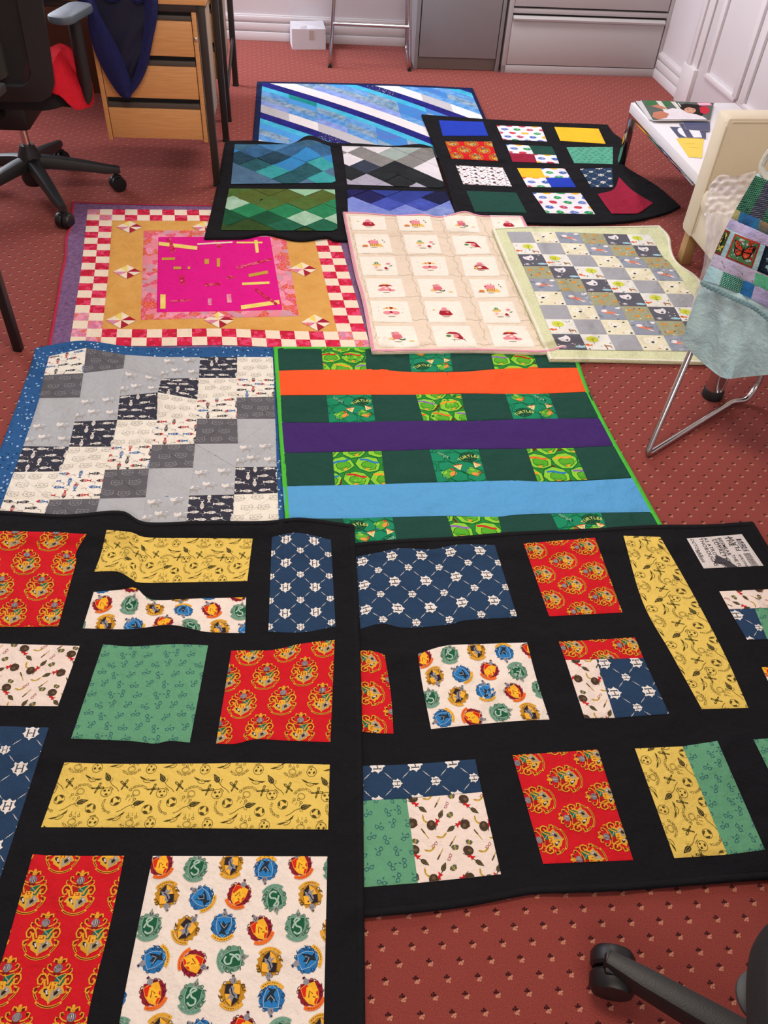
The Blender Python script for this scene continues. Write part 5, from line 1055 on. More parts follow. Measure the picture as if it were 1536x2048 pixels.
# ================================================================ office furniture
m_blk = solid('black_plastic', '17181a', .45, var=.06, scale=60, bmp=.15, bscale=500); m_rub = solid('black_rubber', '151515', .6)
m_castr = solid('caster_plastic', '141518', .42); m_steel = solid('dark_brown_steel', '37302d', .45, .3, var=.05)
m_gas = solid('gas_lift_chrome', 'd0cccc', .15, 1.)
def beech():
    m, t, b = nt('beech_veneer'); co = nd(t, 'ShaderNodeTexCoord').outputs['Object']; mp = nd(t, 'ShaderNodeMapping'); mp.inputs['Scale'].default_value = (4, 4, 90)
    t.links.new(co, mp.inputs[0]); f = noise(t, mp.outputs[0], 3, 5); t.links.new(ramp(t, f, [(.35, lin('cf965a')), (.65, lin('dba469'))]), b.inputs['Base Color']); b.inputs['Roughness'].default_value = .42; return m
m_beech = beech(); m_side = solid('pale_desk_side', 'b0957c', .6, var=.06, scale=8)
def caster(root, p, ang, r=.032, w_=.058, z_arm=.085):
    p = np.array([p[0], p[1], 0.]); ax = np.array([math.cos(ang), math.sin(ang), 0]); c = thing_part = None
    mb = MB()
    for s in (-1, 1):
        e = r*.22; prof = [(r*.55, -w_*.22), (r*.9, -w_*.22), (r, -w_*.22+e*.6), (r, w_*.22-e), (r*.86, w_*.22), (r*.4, w_*.235)]
        if s < 0: mb.lathe(prof, p+[0, 0, r]+ax*s*w_*.26, m_castr, 24, tuple(-ax))
        else: mb.lathe(prof, p+[0, 0, r]+ax*s*w_*.26, m_castr, 24, tuple(ax))
    mb.lathe([(r*.35, -w_*.3), (r*.35, w_*.3)], p+[0, 0, r], m_castr, 12, tuple(ax))
    o = mb.build('caster', root, kind='part') if False else mb.build('caster', root)
    mb = MB(); mb.tube([p+[0, 0, r*1.2], p+[0, 0, z_arm]], r*.32, m_castr, 10); mb.box(p+[0, 0, r*1.75], (r*.9, r*1.1, r*.7), m_castr, ang, .004); h = mb.build('caster_hood', o); return o
def starbase(root, c, r, a0, zt=.15, ze=.085, m=m_blk, cr=.032, thick=1.0):
    mb = MB(); mb.lathe([(.045, .06), (.052, .08), (.048, zt+.02), (.032, zt+.06), (.028, zt+.07)], (c[0], c[1], 0), m, 24); mb.build('hub', root)
    for k in range(5):
        a = a0+k*2*math.pi/5; d = np.array([math.cos(a), math.sin(a), 0]); n = np.array([-d[1], d[0], 0]); C0 = np.array([c[0], c[1], 0]); rows = []
        for t in np.linspace(0, 1, 9):
            s = .03+(r-.03)*t+ (.02 if t == 1 else 0); z = zt+(ze-zt)*t**1.3+.012; hw = (.030*(1-t)+.019*t)*thick; th = (.040*(1-t)+.026*t)*thick
            if t == 1: hw *= .75; th *= .7
            P = C0+d*s+[0, 0, z]; rows.append([P+n*a_*hw+np.array([0, 0, b_*th]) for a_, b_ in ((-1, -.9), (-1, -.2), (-.75, .25), (0, .4), (.75, .25), (1, -.2), (1, -.9), (0, -1.0))])
        A = np.array(rows); n_, m_ = A.shape[:2]; mb = MB()
        mb.add(A.reshape(-1, 3), [[i*m_+j, i*m_+(j+1) % m_, (i+1)*m_+(j+1) % m_, (i+1)*m_+j] for i in range(n_-1) for j in range(m_)]+[list(range(m_)), list(range((n_-1)*m_, n_*m_))[::-1]], m)
        mb.build('base_arm', root); e = C0+d*r; caster(root, e, a+math.pi/2+(.35, -.5, .9, .2, -.8)[k], cr, cr*1.9, ze)
# ---- chair at the left
cc = at(240, 380)[:2]; c1 = at(128, 458)[:2]; ctr = np.array([-1.59, 3.44])
ch = thing('office_chair', 'black mesh-back office chair on castors in front of the wooden drawers', 'office chair', (*ctr, 0))
a0 = math.atan2(*(cc-ctr)[::-1]); starbase(ch, ctr, .335, a0)
mb = MB(); mb.lathe([(.016, .19), (.016, .33)], (*ctr, 0), m_gas, 20); mb.build('gas_lift', ch)
mb = MB(); mb.box((ctr[0]-.02, ctr[1]-.02, .375), (.20, .26, .10), m_blk, .1, .02); mb.build('tilt_mechanism', ch)
def slab(mb, c, sx, sy, z0, z1, mt, rot=0, r=.06, edge=.02, n=6):
    pts = []
    for q, (ax, ay) in enumerate(((1, 1), (-1, 1), (-1, -1), (1, -1))):
        for k in range(n+1):
            a = q*math.pi/2+k*math.pi/2/n; pts.append((ax*(sx/2-r)+r*math.cos(a), ay*(sy/2-r)+r*math.sin(a)))
    R = []; cr_, sr = math.cos(rot), math.sin(rot)
    for z, ins in ((z0, edge), (z0+edge*.3, edge*.3), (z0+edge, 0), (z1-edge, 0), (z1-edge*.3, edge*.3), (z1, edge)):
        for x, y in pts:
            f = 1-ins/max(.05, math.hypot(x, y)); X, Y = x*f, y*f; R.append((c[0]+X*cr_-Y*sr, c[1]+X*sr+Y*cr_, z))
    m = len(pts); mb.add(R, [[i*m+j, i*m+(j+1) % m, (i+1)*m+(j+1) % m, (i+1)*m+j] for i in range(5) for j in range(m)]+[list(range(m))[::-1], [5*m+j for j in range(m)]], mt)
mb = MB(); slab(mb, (ctr[0], ctr[1]+.02), .50, .48, .43, .50, solid('black_seat_fabric', '17171a', .9, bmp=.3), .08, .1, .02); mb.build('seat', ch)
# backrest: frame, mesh, lumbar pad
m_mesh = solid('black_mesh', '141416', .8, alpha=.95)
def backrest(root, cx, cy, w_, z0, z1, rot, lean=.10, bow=.05, fw_=.055):
    d = np.array([math.cos(rot), math.sin(rot)]); n = np.array([-d[1], d[0]])
    def S(u, v, o=0.):
        hw = w_/2*(.97+.22*v); x = u*hw; z = z0+(z1-z0)*v; y = -lean*v - bow*(1-u*u)*0.6 + o; return np.array([cx+d[0]*x+n[0]*y, cy+d[1]*x+n[1]*y, z])
    loop = [(u, 0) for u in np.linspace(-.8, .8, 9)]+[(.93, .03), (1, .1)]+[(1, v) for v in np.linspace(.2, .9, 8)]+[(.93, .97)]+[(u, 1) for u in np.linspace(.8, -.8, 9)]+[(-.93, .97)]+[(-1, v) for v in np.linspace(.9, .1, 9)]+[(-.93, .03)]
    f = fw_/(w_/2); fz = fw_/(z1-z0)*.8; R = []; m = len(loop)
    for (k, o) in ((0, 0), (0, -.018), (1, -.024), (1, .004)):
        for u, v in loop:
            R.append(S(u*(1-k*f), v*(1-2*k*fz)+k*fz, o))
    mb = MB(); mb.add(R, [[i*m+j, i*m+(j+1) % m, ((i+1) % 4)*m+(j+1) % m, ((i+1) % 4)*m+j] for i in range(4) for j in range(m)], m_blk); mb.build('back_frame', root)
    mb = MB(); U_ = np.linspace(-(1-f), 1-f, 13); V_ = np.linspace(fz, 1-fz, 13); mb.grid(np.array([[S(u, v, -.008) for u in U_] for v in V_]), m_mesh); mb.build('back_mesh', root)
    mb = MB(); P = [[S(u, v, -.035-.01*math.cos(u*3)) for u in np.linspace(-.75, .45, 9)] for v in np.linspace(.16+.0, .34, 6)]; A = np.array(P)
    for i in range(6):
        for j in range(9): A[i, j, 2] += .04*(1-((j-4)/4)**2)*(1 if i < 3 else -.6)*-1
    mb.grid(A, solid('lumbar_grey', '2e322f', .5)); B_k = A+np.array([n[0], n[1], 0])*.02; mb.grid(B_k[::-1], solid('lumbar_grey', '2e322f', .5)); mb.build('lumbar_pad', root)
backrest(ch, ctr[0]-.0, ctr[1]-.235, .54, .485, 1.08, .08, lean=.05, fw_=.07)
mb = MB(); mb.tube(fillet([(ctr[0], ctr[1]-.05, .40), (ctr[0]-.01, ctr[1]-.22, .40), (ctr[0]-.01, ctr[1]-.25, .58)], .05), .022, m_blk); mb.build('back_support', ch)
ap = onplane(145, 30, (-1.2, 3.36), 6); m_pad = solid('armrest_pad_grey', '4c5660', .5)
for s, nm in ((1, 'armrest'), (-1, 'armrest')):
    ax_ = ctr[0]+s*(.30)+ (0.0); ay = ctr[1]-.03
    ax_ = ctr[0]+s*.315; 
    mb = MB(); mb.tube(fillet([(ctr[0]+s*.2, ay, .42), (ax_, ay-.02, .425), (ax_-.0*s, ay-.01, .71)], .05), .026, m_blk, 10, sx=.75); o = mb.build(nm, ch)
    mb = MB(); slab(mb, (ax_-.01*s, ay), .095, .22, .715, .742, m_pad, -.15, .035, .008); mb.build('arm_pad', o)
# red garment on the seat
rg = MB(); m_redc = cloth('c01828', .061)
cx, cy = ctr[0]+.21, ctr[1]-.03; A = []
for i in range(15):
    row = []
    for j in range(15):
        u, v = i/14*2-1, j/14*2-1; u, v = u*math.sqrt(1-v*v/2), v*math.sqrt(1-u*u/2); r2 = min(1, u*u+v*v)
        x = cx+u*.125; y = cy+v*.18; z = .505+.10*(1-r2)**.5+.006*math.sin(9*u+3*v)
        if x > ctr[0]+.25: z -= (x-ctr[0]-.25)*1.2; x = ctr[0]+.25+(x-ctr[0]-.25)*.7+.006
        row.append((x, y, z))
    A.append(row)
A = np.array(A); rg.grid(A.transpose(1, 0, 2), m_redc); B_ = A.copy(); B_[:, :, 2] = np.minimum(B_[:, :, 2]-.004, np.where(B_[:, :, 0] > ctr[0]+.25, B_[:, :, 2]-.004, .503)); rg.grid(B_.transpose(1, 0, 2)[::-1], m_redc)
rgo = thing('red_garment', 'folded red garment lying on the seat of the mesh-back chair', 'garment', (cx, cy, .5)); rg.build('cloth', rgo)
mb = MB(); mb.box((cx-.04, cy-.09, .57), (.04, .03, .002), solid('white_card', 'd6d3dc'), .4, tilt=Matrix.Rotation(.3, 4, 'X')); mb.build('white_tag', rgo)

# ---- desks
def desk(l0, ang, rear, label, ped_s=(-.444, -.02), ped_d=.47, left=-1.25, detail=True, zb_=.193):
    g = frame2(l0, ang); D = math.hypot(*(np.array(rear)-np.array(l0))); root = thing('office_desk', label, 'desk', g(left/2, D/2, 0))
    mb = MB(); mb.box(g(left/2, D/2, .735), (-left+.05, D+.05, .026), m_beech, ang, .003); mb.build('desktop', root)
    for s, o in ((0, 0), (0, D), (left, 0), (left, D)):
        mb = MB(); mb.box(g(s, o, .36), (.03, .03, .72), m_steel, ang, .003); lg = mb.build('leg', root)
        mb = MB(); mb.box(g(s, o, .006), (.033, .033, .012), m_rub, ang, .002); mb.build('foot_cap', lg)
    for s, o, dx, dy in ((left/2, 0, -left, .026), (left/2, D, -left, .026), (0, D/2, .026, D), (left, D/2, .026, D)):
        mb = MB(); mb.box(g(s, o, .708), (dx, dy, .028), m_steel, ang, .002); mb.build('rail', root)
    pw = ped_s[1]-ped_s[0]; pc = sum(ped_s)/2
    ped = MB()
    for s in (ped_s[0]+.009, ped_s[1]-.009): ped.box(g(s, ped_d/2+.004, (zb_+.695)/2), (.018, ped_d-.03, .695-zb_), m_side, ang, .001)
    ped.box(g(pc, ped_d-.02, (zb_+.695)/2), (pw, .012, .695-zb_), m_side, ang); ped.box(g(pc, ped_d/2, zb_+.008), (pw-.03, ped_d-.04, .014), m_side, ang)
    for s in (ped_s[0]+.009, ped_s[1]-.009): ped.box(g(s, -.006, (zb_+.695)/2), (.018, .014, .695-zb_), m_beech, ang, .001)
    po = ped.build('drawer_pedestal', root)
    for k, (z0, z1, z2) in enumerate(((.205, .328, .37), (.37, .495, .534), (.534, .662, .697))):
        mb = MB(); mb.box(g(pc, -.006, (z0+z1)/2), (pw-.042, .018, z1-z0), m_beech, ang, .0015); d_ = mb.build('drawer', root)
        mb = MB(); h = (z2-z1); mb.box(g(pc, -.004, z1+h*.26), (pw-.042, .014, h*.50), solid('handle_grey', '4a453f', .5), ang, .002); mb.box(g(pc, .012, z1+h*.5), (pw-.042, .01, h), m_dark, ang); mb.build('recessed_handle', d_)
    mb = MB(); mb.lathe([(.007, 0), (.007, .006), (.004, .008)], g(ped_s[1]-.009, -.013, .60), m_gas, 14, (math.sin(ang), -math.cos(ang), 0)); mb.build('lock', root)
    return root, g
d1, g1 = desk((-.859, 3.672), math.radians(6), (-.926, 4.18), 'beech-fronted office desk with three drawers, nearer of the two desks')
d2, g2 = desk((-.948, 4.44), math.radians(6), (-1.008, 4.968), 'rear office desk on slim dark legs, mostly hidden behind the drawer desk', left=-1.25)
mb = MB(); mb.tube([g2(0, .10, .13), g2(0, .52, .24)], .008, m_steel, 8); mb.build('side_brace', d2)

pm = at(150, 184, 0); gp_ = frame2((pm[0], pm[1]), math.radians(6)); mb = MB(); mb.box(gp_(-.36, 0, .355), (1.62, .018, .71), solid('brown_panel', '5e3c28', .6), math.radians(6), .002); mb.build('modesty_panel', d2)
# ---- navy jacket hanging over the desk edge
jk = thing('jacket', 'navy blue fleece jacket hanging in a V over the desk front', 'jacket', g1(-.28, -.05, .72))
def fleece():
    m, t, b = nt('navy_fleece'); co = nd(t, 'ShaderNodeTexCoord').outputs['Object']; f = noise(t, co, 220, 3, .7)
    t.links.new(ramp(t, f, [(.3, lin('10133a')), (.7, lin('1b2062'))]), b.inputs['Base Color']); b.inputs['Roughness'].default_value = 1; b.inputs['Sheen Weight'].default_value = .3; b.inputs['Sheen Tint'].default_value = lin('4858c8')
    bump(t, b, math_(t, 'ADD', f, math_(t, 'MULTIPLY', noise(t, co, 30, 3), 1.5)), .7, .006); return m
m_fl = fleece(); m_lin = solid('navy_lining', '111633', .8, var=.2, scale=30, bmp=.4, bscale=40)
k_ = 4.6545; pp = (g1(0, 0, 0)[0], g1(0, 0, 0)[1])
def jp(x, y, off): p = onplane(x/k_, y/k_, g1(0, -off, 0)[:2], 6); return p
def jband(name, L, R_, mt, off, thick, wav):
    n = 26; l = crom(L, n); r = crom(R_, n); A = []; Bk = []
    for i in range(n):
        row = []; rb = []
        for j in range(11):
            t = j/10; x, y = l[i]*(1-t)+r[i]*t; o = off+thick*math.sin(math.pi*t)+wav*math.sin(i*.7+j*1.1); row.append(jp(x, y, o)); rb.append(jp(x, y, off-.008))
        A.append(row); Bk.append(rb)
    A = np.array(A); Bk = np.array(Bk); mb = MB(); mb.grid(A[::-1], mt); mb.grid(Bk, mt)
    for e in (0, -1): mb.grid(np.stack([A[:, e], Bk[:, e]])[::(1 if e else -1)], mt); mb.grid(np.stack([A[e], Bk[e]]), mt)
    return mb.build(name, jk)
jband('lining', [(800, -60), (960, 300), (1130, 640), (1180, 820)], [(1460, -60), (1400, 300), (1300, 640), (1210, 820)], m_lin, .035, .012, .006)
jband('sleeve', [(640, -60), (800, 80), (815, 220), (860, 420), (925, 580), (1010, 740), (1110, 885), (1160, 915)], [(860, -60), (930, 130), (1010, 280), (1090, 430), (1150, 560), (1200, 700), (1235, 820), (1220, 905)], m_fl, .05, .03, .002)
jband('front_panel', [(1330, -60), (1345, 150), (1330, 350), (1300, 520), (1255, 690), (1215, 800), (1190, 890)], [(1475, -60), (1462, 180), (1430, 340), (1395, 520), (1360, 660), (1290, 800), (1200, 910)], m_fl, .045, .022, .002)
mb = MB(); A = []
for i in range(9):
    row = []
    for j in range(13):
        s = -.50+.32*j/12; o = -.055+.30*i/8; z = .757+.028*(1-(i/8)**2)*(.6+.4*math.sin(j*1.7+i))+(.0 if i else -.03); row.append(g1(s, o, z))
    A.append(row)
A = np.array(A); mb.grid(A, m_fl); Bq = A.copy(); Bq[:, :, 2] = np.minimum(A[:, :, 2]-.006, .75); mb.grid(Bq[::-1], m_fl); mb.build('upper_body', jk)

# ---- black table leg at the left edge
lt = thing('side_table', 'table on slanting black square legs at the left edge of the carpet', 'table', (-1.6, 2.4, 0))
b0 = at(38, 700); t0 = onplane(-62, 380, (b0[0], b0[1]), 0)
v = t0-b0; t1 = b0+v*(.70/v[2]); b2 = b0+[-.75, .25, 0]; t2 = t1+[-.65, .2, 0]; b3 = b0+[-.55, -.6, 0]
for a, b in ((b0, t1), (b2, t2)):
    dvec = Vector(tuple(b-a)); Mt = Vector((0, 0, 1)).rotation_difference(dvec.normalized()).to_matrix().to_4x4()
    mb = MB(); c_ = (a+b)/2; mb.box(c_, (.028, .028, dvec.length), m_blk, 0, .003, tilt=Mt); mb.build('leg', lt)
mb = MB(); c_ = (t1+t2)/2; mb.box((c_[0]-.05, c_[1], .72), (.8, .5, .025), m_blk, 0, .004); mb.build('table_top', lt)

# ---- low coffee table
cT = at(1262, 205, .32); fT = lambda s, o, z: (cT[0]+rd[0]*s-inw[0]*o, cT[1]+rd[1]*s-inw[1]*o, z)   # s along the wall towards the camera, o towards the wall
m_wt = solid('white_lacquer', 'e6e3e8', .3, var=.01); m_mir = solid('polished_steel', 'b8b4b4', .08, 1.)
ct = thing('coffee_table', 'low white coffee table on square chrome legs beside the door', 'table', fT(.4, .27, 0))
LT, WT_ = .80, .52
mb = MB(); mb.box(fT(LT/2, WT_/2, .299), (LT, WT_, .042), m_wt, rang, .002); mb.build('table_top', ct)
for s in (.018, LT-.018):
    for o in ((.018 if s < .1 else .16), WT_-.018): mb = MB(); mb.box(fT(s, o, .139), (.03, .03, .278), m_mir, rang, .002); mb.build('leg', ct)
for s, o, dx, dy in ((LT/2, .018, LT-.06, .03), (LT/2, WT_-.018, LT-.06, .03), (.018, WT_/2, .03, WT_-.06), (LT-.018, WT_/2, .03, WT_-.06)):
    mb = MB(); mb.box(fT(s, o, .27), (dx, dy, .016), m_mir, rang, .001); mb.build('rail', ct)
def flatgrid(pts, z, step=.03):
    P = [np.array(at(px, py, z)) for px, py in pts]
    class F_: pass
    f = F_(); f.W = (np.linalg.norm(P[1]-P[0])+np.linalg.norm(P[2]-P[3]))/2; f.H = (np.linalg.norm(P[3]-P[0])+np.linalg.norm(P[2]-P[1]))/2
    def fn(U_, V_, o): U_ = U_[..., None]; V_ = V_[..., None]; A = (1-U_)*(1-V_)*P[0]+U_*(1-V_)*P[1]+U_*V_*P[2]+(1-U_)*V_*P[3]; A = A+0; return A
    return Grid(None, f, step, fn=fn, edge=.002)
def sheet(name, root, pts, z, th, mt, items=None):
    g = flatgrid(pts, z+th); mb = MB(); mb.grid(g.P[::-1], mt); B = g.P.copy(); B[..., 2] = z; mb.grid(B, mt); m, n = B.shape[:2]
    ring_ = [(0, i) for i in range(n)]+[(j, n-1) for j in range(1, m)]+[(m-1, i) for i in range(n-2, -1, -1)]+[(j, 0) for j in range(m-2, 0, -1)]
    R = [g.P[a] for a in ring_]+[B[a] for a in ring_]; k = len(ring_); mb.add(R, [[i, (i+1) % k, k+(i+1) % k, k+i] for i in range(k)], solid('paper_edge', 'd8d4d0', .8))
    o = mb.build(name, root, smooth=False)
    if items: add_print(g, items(g), o, z0=.0004)
    return o
def magazine(pts, z, th, mt, items, label):
    c = at(*np.mean(np.array(pts), 0), z); r = thing('magazine', label, 'magazine', c, 'magazines on the coffee table'); sheet('cover', r, pts, z+.0005, th-.0005, mt, items)
m_mg = [solid('glossy_cover_dark', '39445c', .25), solid('glossy_cover_grey', '8c8a94', .25), solid('glossy_cover_white', 'c8c6cc', .25)]
def cover(g):
    W, H = g.W, g.H
    P = lambda c, *ps: [P_(c, *[[(x*W, -y*H) for x, y in p] for p in ps])]
    M = P('58605c', [(0, 0), (1, 0), (1, 1), (0, 1)])+P('3c6c44', [(.05, .02), (.22, .0), (.18, .25), (.02, .3)], [(.3, .0), (.42, .02), (.36, .3), (.28, .25)])+P('c8c8bc', [(.2, .02), (.27, .02), (.32, .5), (.25, .55)], [(.4, .02), (.46, .02), (.56, .6), (.5, .6)])
    M += P('dcd4dc', [(.25, .55), (.4, .38), (.62, .5), (.85, .78), (.95, .98), (.1, .98)])+P('b87860', [(.02, .85), (.08, .62), (.22, .55), (.32, .7), (.25, .9), (.1, .98)], [(.1, .3), (.2, .22), (.33, .42), (.22, .45)])
    M += P('241c1c', [(.5, .2), (.62, .1), (.82, .18), (.9, .5), (.85, .8), (.76, .7), (.6, .6), (.52, .4)])+P('c8947c', ell(.66, .48, .09, .17, 0, 12))+P('2c1c1c', [(.6, .42), (.64, .4), (.64, .44)], [(.69, .44), (.73, .44), (.72, .48)])+P('a84848', [(.63, .6), (.68, .6), (.66, .63)])+P('241c1c', [(.56, .34), (.64, .3), (.76, .4), (.7, .28), (.6, .24)])
    M += P('b8283c', [(.8, .3), (.9, .2), (.97, .45), (.92, .7), (.82, .6)])+P('e090b0', [(.76, .04), (.95, .02), (.98, .16), (.8, .2)])
    M.append(text('f4f0f0', 'LIFE', W*.78, -H*.17, H*.13)[0] if False else S_('f4e8f0', .004, [(W*.78, -H*.07), (W*.94, -H*.06)], [(W*.79, -H*.13), (W*.95, -H*.12)], [(W*.5, -H*.1), (W*.53, -H*.3)], [(W*.46, -H*.12), (W*.49, -H*.26)]))
    return [(M, 0, 0, 1, 0)]
magazine([(1268, 203), (1380, 205), (1375, 236), (1297, 237)], .320, .004, m_mg[0], None, 'bottom magazine with dark edge, sticking out left of the stack')
magazine([(1272, 202), (1400, 205), (1395, 238), (1300, 239)], .324, .004, m_mg[2], None, 'middle magazine with pale edge, fanned under the top one')
magazine([(1282, 200), (1428, 206), (1420, 240), (1306, 240)], .328, .005, m_mg[1], cover, 'top magazine with a dark-haired woman on the cover')
m_nav = solid('navy_leaflet', '26305c', .35); m_ylp = solid('yellow_paper', 'e4c850', .7)
def leaf(pts, z, mt, items, label, name, grp): r = thing(name, label, 'paper', at(*np.mean(np.array(pts), 0), z), grp); sheet('page', r, pts, z, .0015, mt, items)
wl = lambda g: [([P_('e8e8f0', [(g.W*.25, -g.H*.35), (g.W*.7, -g.H*.3), (g.W*.8, -g.H*.95), (g.W*.35, -g.H*.98)])], 0, 0, 1, 0)]
leaf([(1339, 253), (1372, 255), (1392, 276), (1357, 275)], .3205, m_nav, lambda g: [([P_('e8e8f0', arcp(g.W*.7, -g.H*.55, g.W*.45, g.H*.5, 90, 270, 8))], 0, 0, 1, 0)], 'leftmost navy leaflet with a white half circle', 'leaflet', 'navy leaflets')
leaf([(1358, 247), (1412, 250), (1412, 277), (1374, 275)], .3225, m_nav, wl, 'navy leaflet with white block, right of the half-circle one', 'leaflet', 'navy leaflets')
leaf([(1366, 243), (1420, 245), (1420, 262), (1372, 259)], .3245, m_nav, lambda g: [([S_('8890b8', .002, [(g.W*.1, -g.H*.3), (g.W*.7, -g.H*.2)], [(g.W*.1, -g.H*.6), (g.W*.7, -g.H*.5)])], 0, 0, 1, 0)], 'plain navy leaflet, topmost and nearest the magazines', 'leaflet', 'navy leaflets')
leaf([(1352, 277), (1408, 273), (1404, 316), (1377, 314)], .3205, m_ylp, lambda g: [([S_('b89c38', .0015, [(g.W*.25, -g.H*.3), (g.W*.6, -g.H*.32)], [(g.W*.4, -g.H*.5), (g.W*.75, -g.H*.52)])], 0, 0, 1, 0)], 'yellow sheet of paper on the white table', 'paper_sheet', None)

# ---- cream armchair
m_crm = solid('cream_leather', 'd8ccb4', .45, var=.04, scale=6, bmp=.25, bscale=120, spec=.4); m_leg = solid('pale_wood', 'b08a5c', .5, var=.1, scale=18)
cA_ = onplane(1435, 215, (1.127, 3.284), -80); P0 = np.array([1.127, 3.284]); fA = lambda s, o, z: (P0[0]+rd[0]*s-inw[0]*o, P0[1]+rd[1]*s-inw[1]*o, z)
ac = thing('armchair', 'cream leather armchair with pale wooden legs beside the coffee table', 'armchair', fA(.36, .3, 0))
WA, DA = .80, .58
mb = MB(); mb.box(fA(.05, DA/2, .365), (.10, DA, .47), m_crm, rang, .022); mb.build('arm', ac)
mb = MB(); mb.box(fA(WA-.05, DA/2, .33), (.10, DA, .40), m_crm, rang, .022); mb.build('arm', ac)
mb = MB(); mb.box(fA(WA/2, DA-.06, .40), (WA-.16, .13, .50), m_crm, rang, .03); mb.build('backrest', ac)
mb = MB(); mb.box(fA(WA/2, .235, .20), (WA-.17, .45, .13), m_crm, rang, .012); mb.build('seat_frame', ac)
mb = MB(); mb.box(fA(WA/2, .23, .30), (WA-.195, .49, .10), m_crm, rang, .035); mb.build('seat_cushion', ac)
for s, o in ((.045, .04), (WA-.045, .04), (.045, DA-.05), (WA-.045, DA-.05)):
    p = np.array(fA(s, o, 0)); mb = MB(); mb.box((p[0], p[1], .075), (.045, .045, .15), m_leg, rang, .003); mb.build('leg', ac)
# seam lines of the cushion and arm
mb = MB(); mb.tube([fA(.102, .02, .585), fA(.102, DA-.14, .585)], .003, m_crm, 6); mb.tube([fA(-.001+.1, .001, .16), fA(.1, .001, .57)], .003, m_crm, 6); mb.build('piping', ac)

# ---- chair with chrome sled frame, the patchwork bag, the clear bag
bp_ = onplane(1361, 682, (.825, 2.105), 0)[:2]; bn_ = np.array([math.sin(math.radians(-38)), -math.cos(math.radians(-38))])
sc = thing('sled_chair', 'chair on a bent chrome tube sled frame, half hidden by the patchwork bag', 'chair', (1.05, 2.2, 0))
a_ = at(1293, 910, .012); up1 = at(1383, 700, .3); dv = (up1-a_)/(.288); tp = a_+dv*.43
r1, r2, r3 = at(1466, 803, .012), at(1492, 801, .014), at(1512, 775, .05); r4 = at(1530, 735, .12)
mb = MB(); mb.tube(fillet([tp, a_, r1, r2, r3, r4, (tp[0]+.42, tp[1]+.3, .43)], .018, 5), .0095, m_chr, 14); mb.build('sled_frame', sc)
off = np.array([.34, -.34, 0]); 
mb = MB(); mb.tube(fillet([tp+off, a_+off, r1+off, r3+off, (tp[0]+.42+off[0], tp[1]+.3+off[1], .43)], .018, 5), .0095, m_chr, 14); mb.build('sled_frame', sc)
mb = MB(); c_ = tp+off/2+[.20, .18, .0]; slab(mb, c_[:2], .36, .36, .435, .46, m_blk, math.radians(-45), .05, .01); mb.build('seat', sc)
q1_ = onplane(1534, 372, bp_-bn_*.075, -38); q2_ = q1_+[.36, -.29, 0]
mb = MB(); mb.tube(fillet([tp, q1_, q2_, tp+off], .03, 5), .0095, m_chr, 14); mb.build('back_frame', sc)
mb = MB(); A = []
for v in np.linspace(.55, .98, 6): A.append([(tp*(1-v)+q1_*v)*(1-u)+((tp+off)*(1-v)+q2_*v)*u+np.array([.02, .026, 0])*math.sin(math.pi*u) for u in np.linspace(.02, .98, 12)])
A = np.array(A); mb.grid(A[::-1], m_blk); mb.grid(A+np.array([.006, .008, 0]), m_blk); mb.build('backrest', sc)
tl_ = thing('stool', 'stool with one thick chrome leg and black foot cup under the patchwork bag', 'stool', at(1423, 793))  # read as a table leg, shaped here as a small stool
fb = at(1423, 793); mb = MB(); mb.lathe([(.030, .03), (.030, .40)], fb, m_chr, 28); mb.build('leg', tl_)
mb = MB(); mb.lathe([(.031, 0), (.034, .004), (.034, .03), (.030, .036)], fb, m_rub, 28); mb.build('foot_cup', tl_)
mb = MB(); mb.lathe([(.10, .40), (.105, .405), (.105, .42), (.10, .425)], fb+[.03, .02, 0], m_blk, 28); mb.build('seat', tl_)

BA = -38; bp = onplane(1361, 682, (.825, 2.105), 0)[:2]; bnv = np.array([math.sin(math.radians(BA)), -math.cos(math.radians(BA)), 0]); 
class BagC:
    def __init__(s, T, R, B, L):
        s.e = [crom(np.array(E_), 40) for E_ in (T, R, B, L)]; c = s.e; s.c = [(c[0][0]+c[3][0])/2, (c[0][-1]+c[1][0])/2, (c[2][-1]+c[1][-1])/2, (c[2][0]+c[3][-1])/2]
        ln = lambda e: sum(np.linalg.norm(onplane(*e[i+1], bp, BA)-onplane(*e[i], bp, BA)) for i in range(0, len(e)-1)); s.W = (ln(c[0])+ln(c[2]))/2; s.H = (ln(c[1])+ln(c[3]))/2
    xy = Coons.xy
def lin60(C): return C
def bagfn(C):
    gg = np.linspace(0, 1, 40)
    def fn(U_, V_, o):
        ev = lambda e, t: np.stack([np.interp(t, gg, e[:, 0]), np.interp(t, gg, e[:, 1])], -1)
        T, B, L, R = ev(C.e[0], U_), ev(C.e[2], U_), ev(C.e[3], V_), ev(C.e[1], V_); u = U_[..., None]; v = V_[..., None]; c = C.c
        px = (1-v)*T+v*B+(1-u)*L+u*R-((1-u)*(1-v)*c[0]+u*(1-v)*c[1]+u*v*c[2]+(1-u)*v*c[3]); out = np.zeros(px.shape[:-1]+(3,))
        for i in np.ndindex(px.shape[:-1]):
            x, y = px[i]; h = .006*math.sin(x*.05+y*.03)+.004*math.sin(x*.11-y*.02)
            if y > 590: h += .010*math.sin((x*.06)+(y*.012))+.006*math.sin(x*.13+y*.05)
            h += float(o[i])+.014; b2 = bp+bnv[:2]*h; out[i] = onplane(x, y, b2, BA)
        return out
    return fn
bag = thing('patchwork_bag', 'pale blue patchwork bag with a butterfly panel hanging at the right edge', 'bag', onplane(1500, 600, bp, BA))
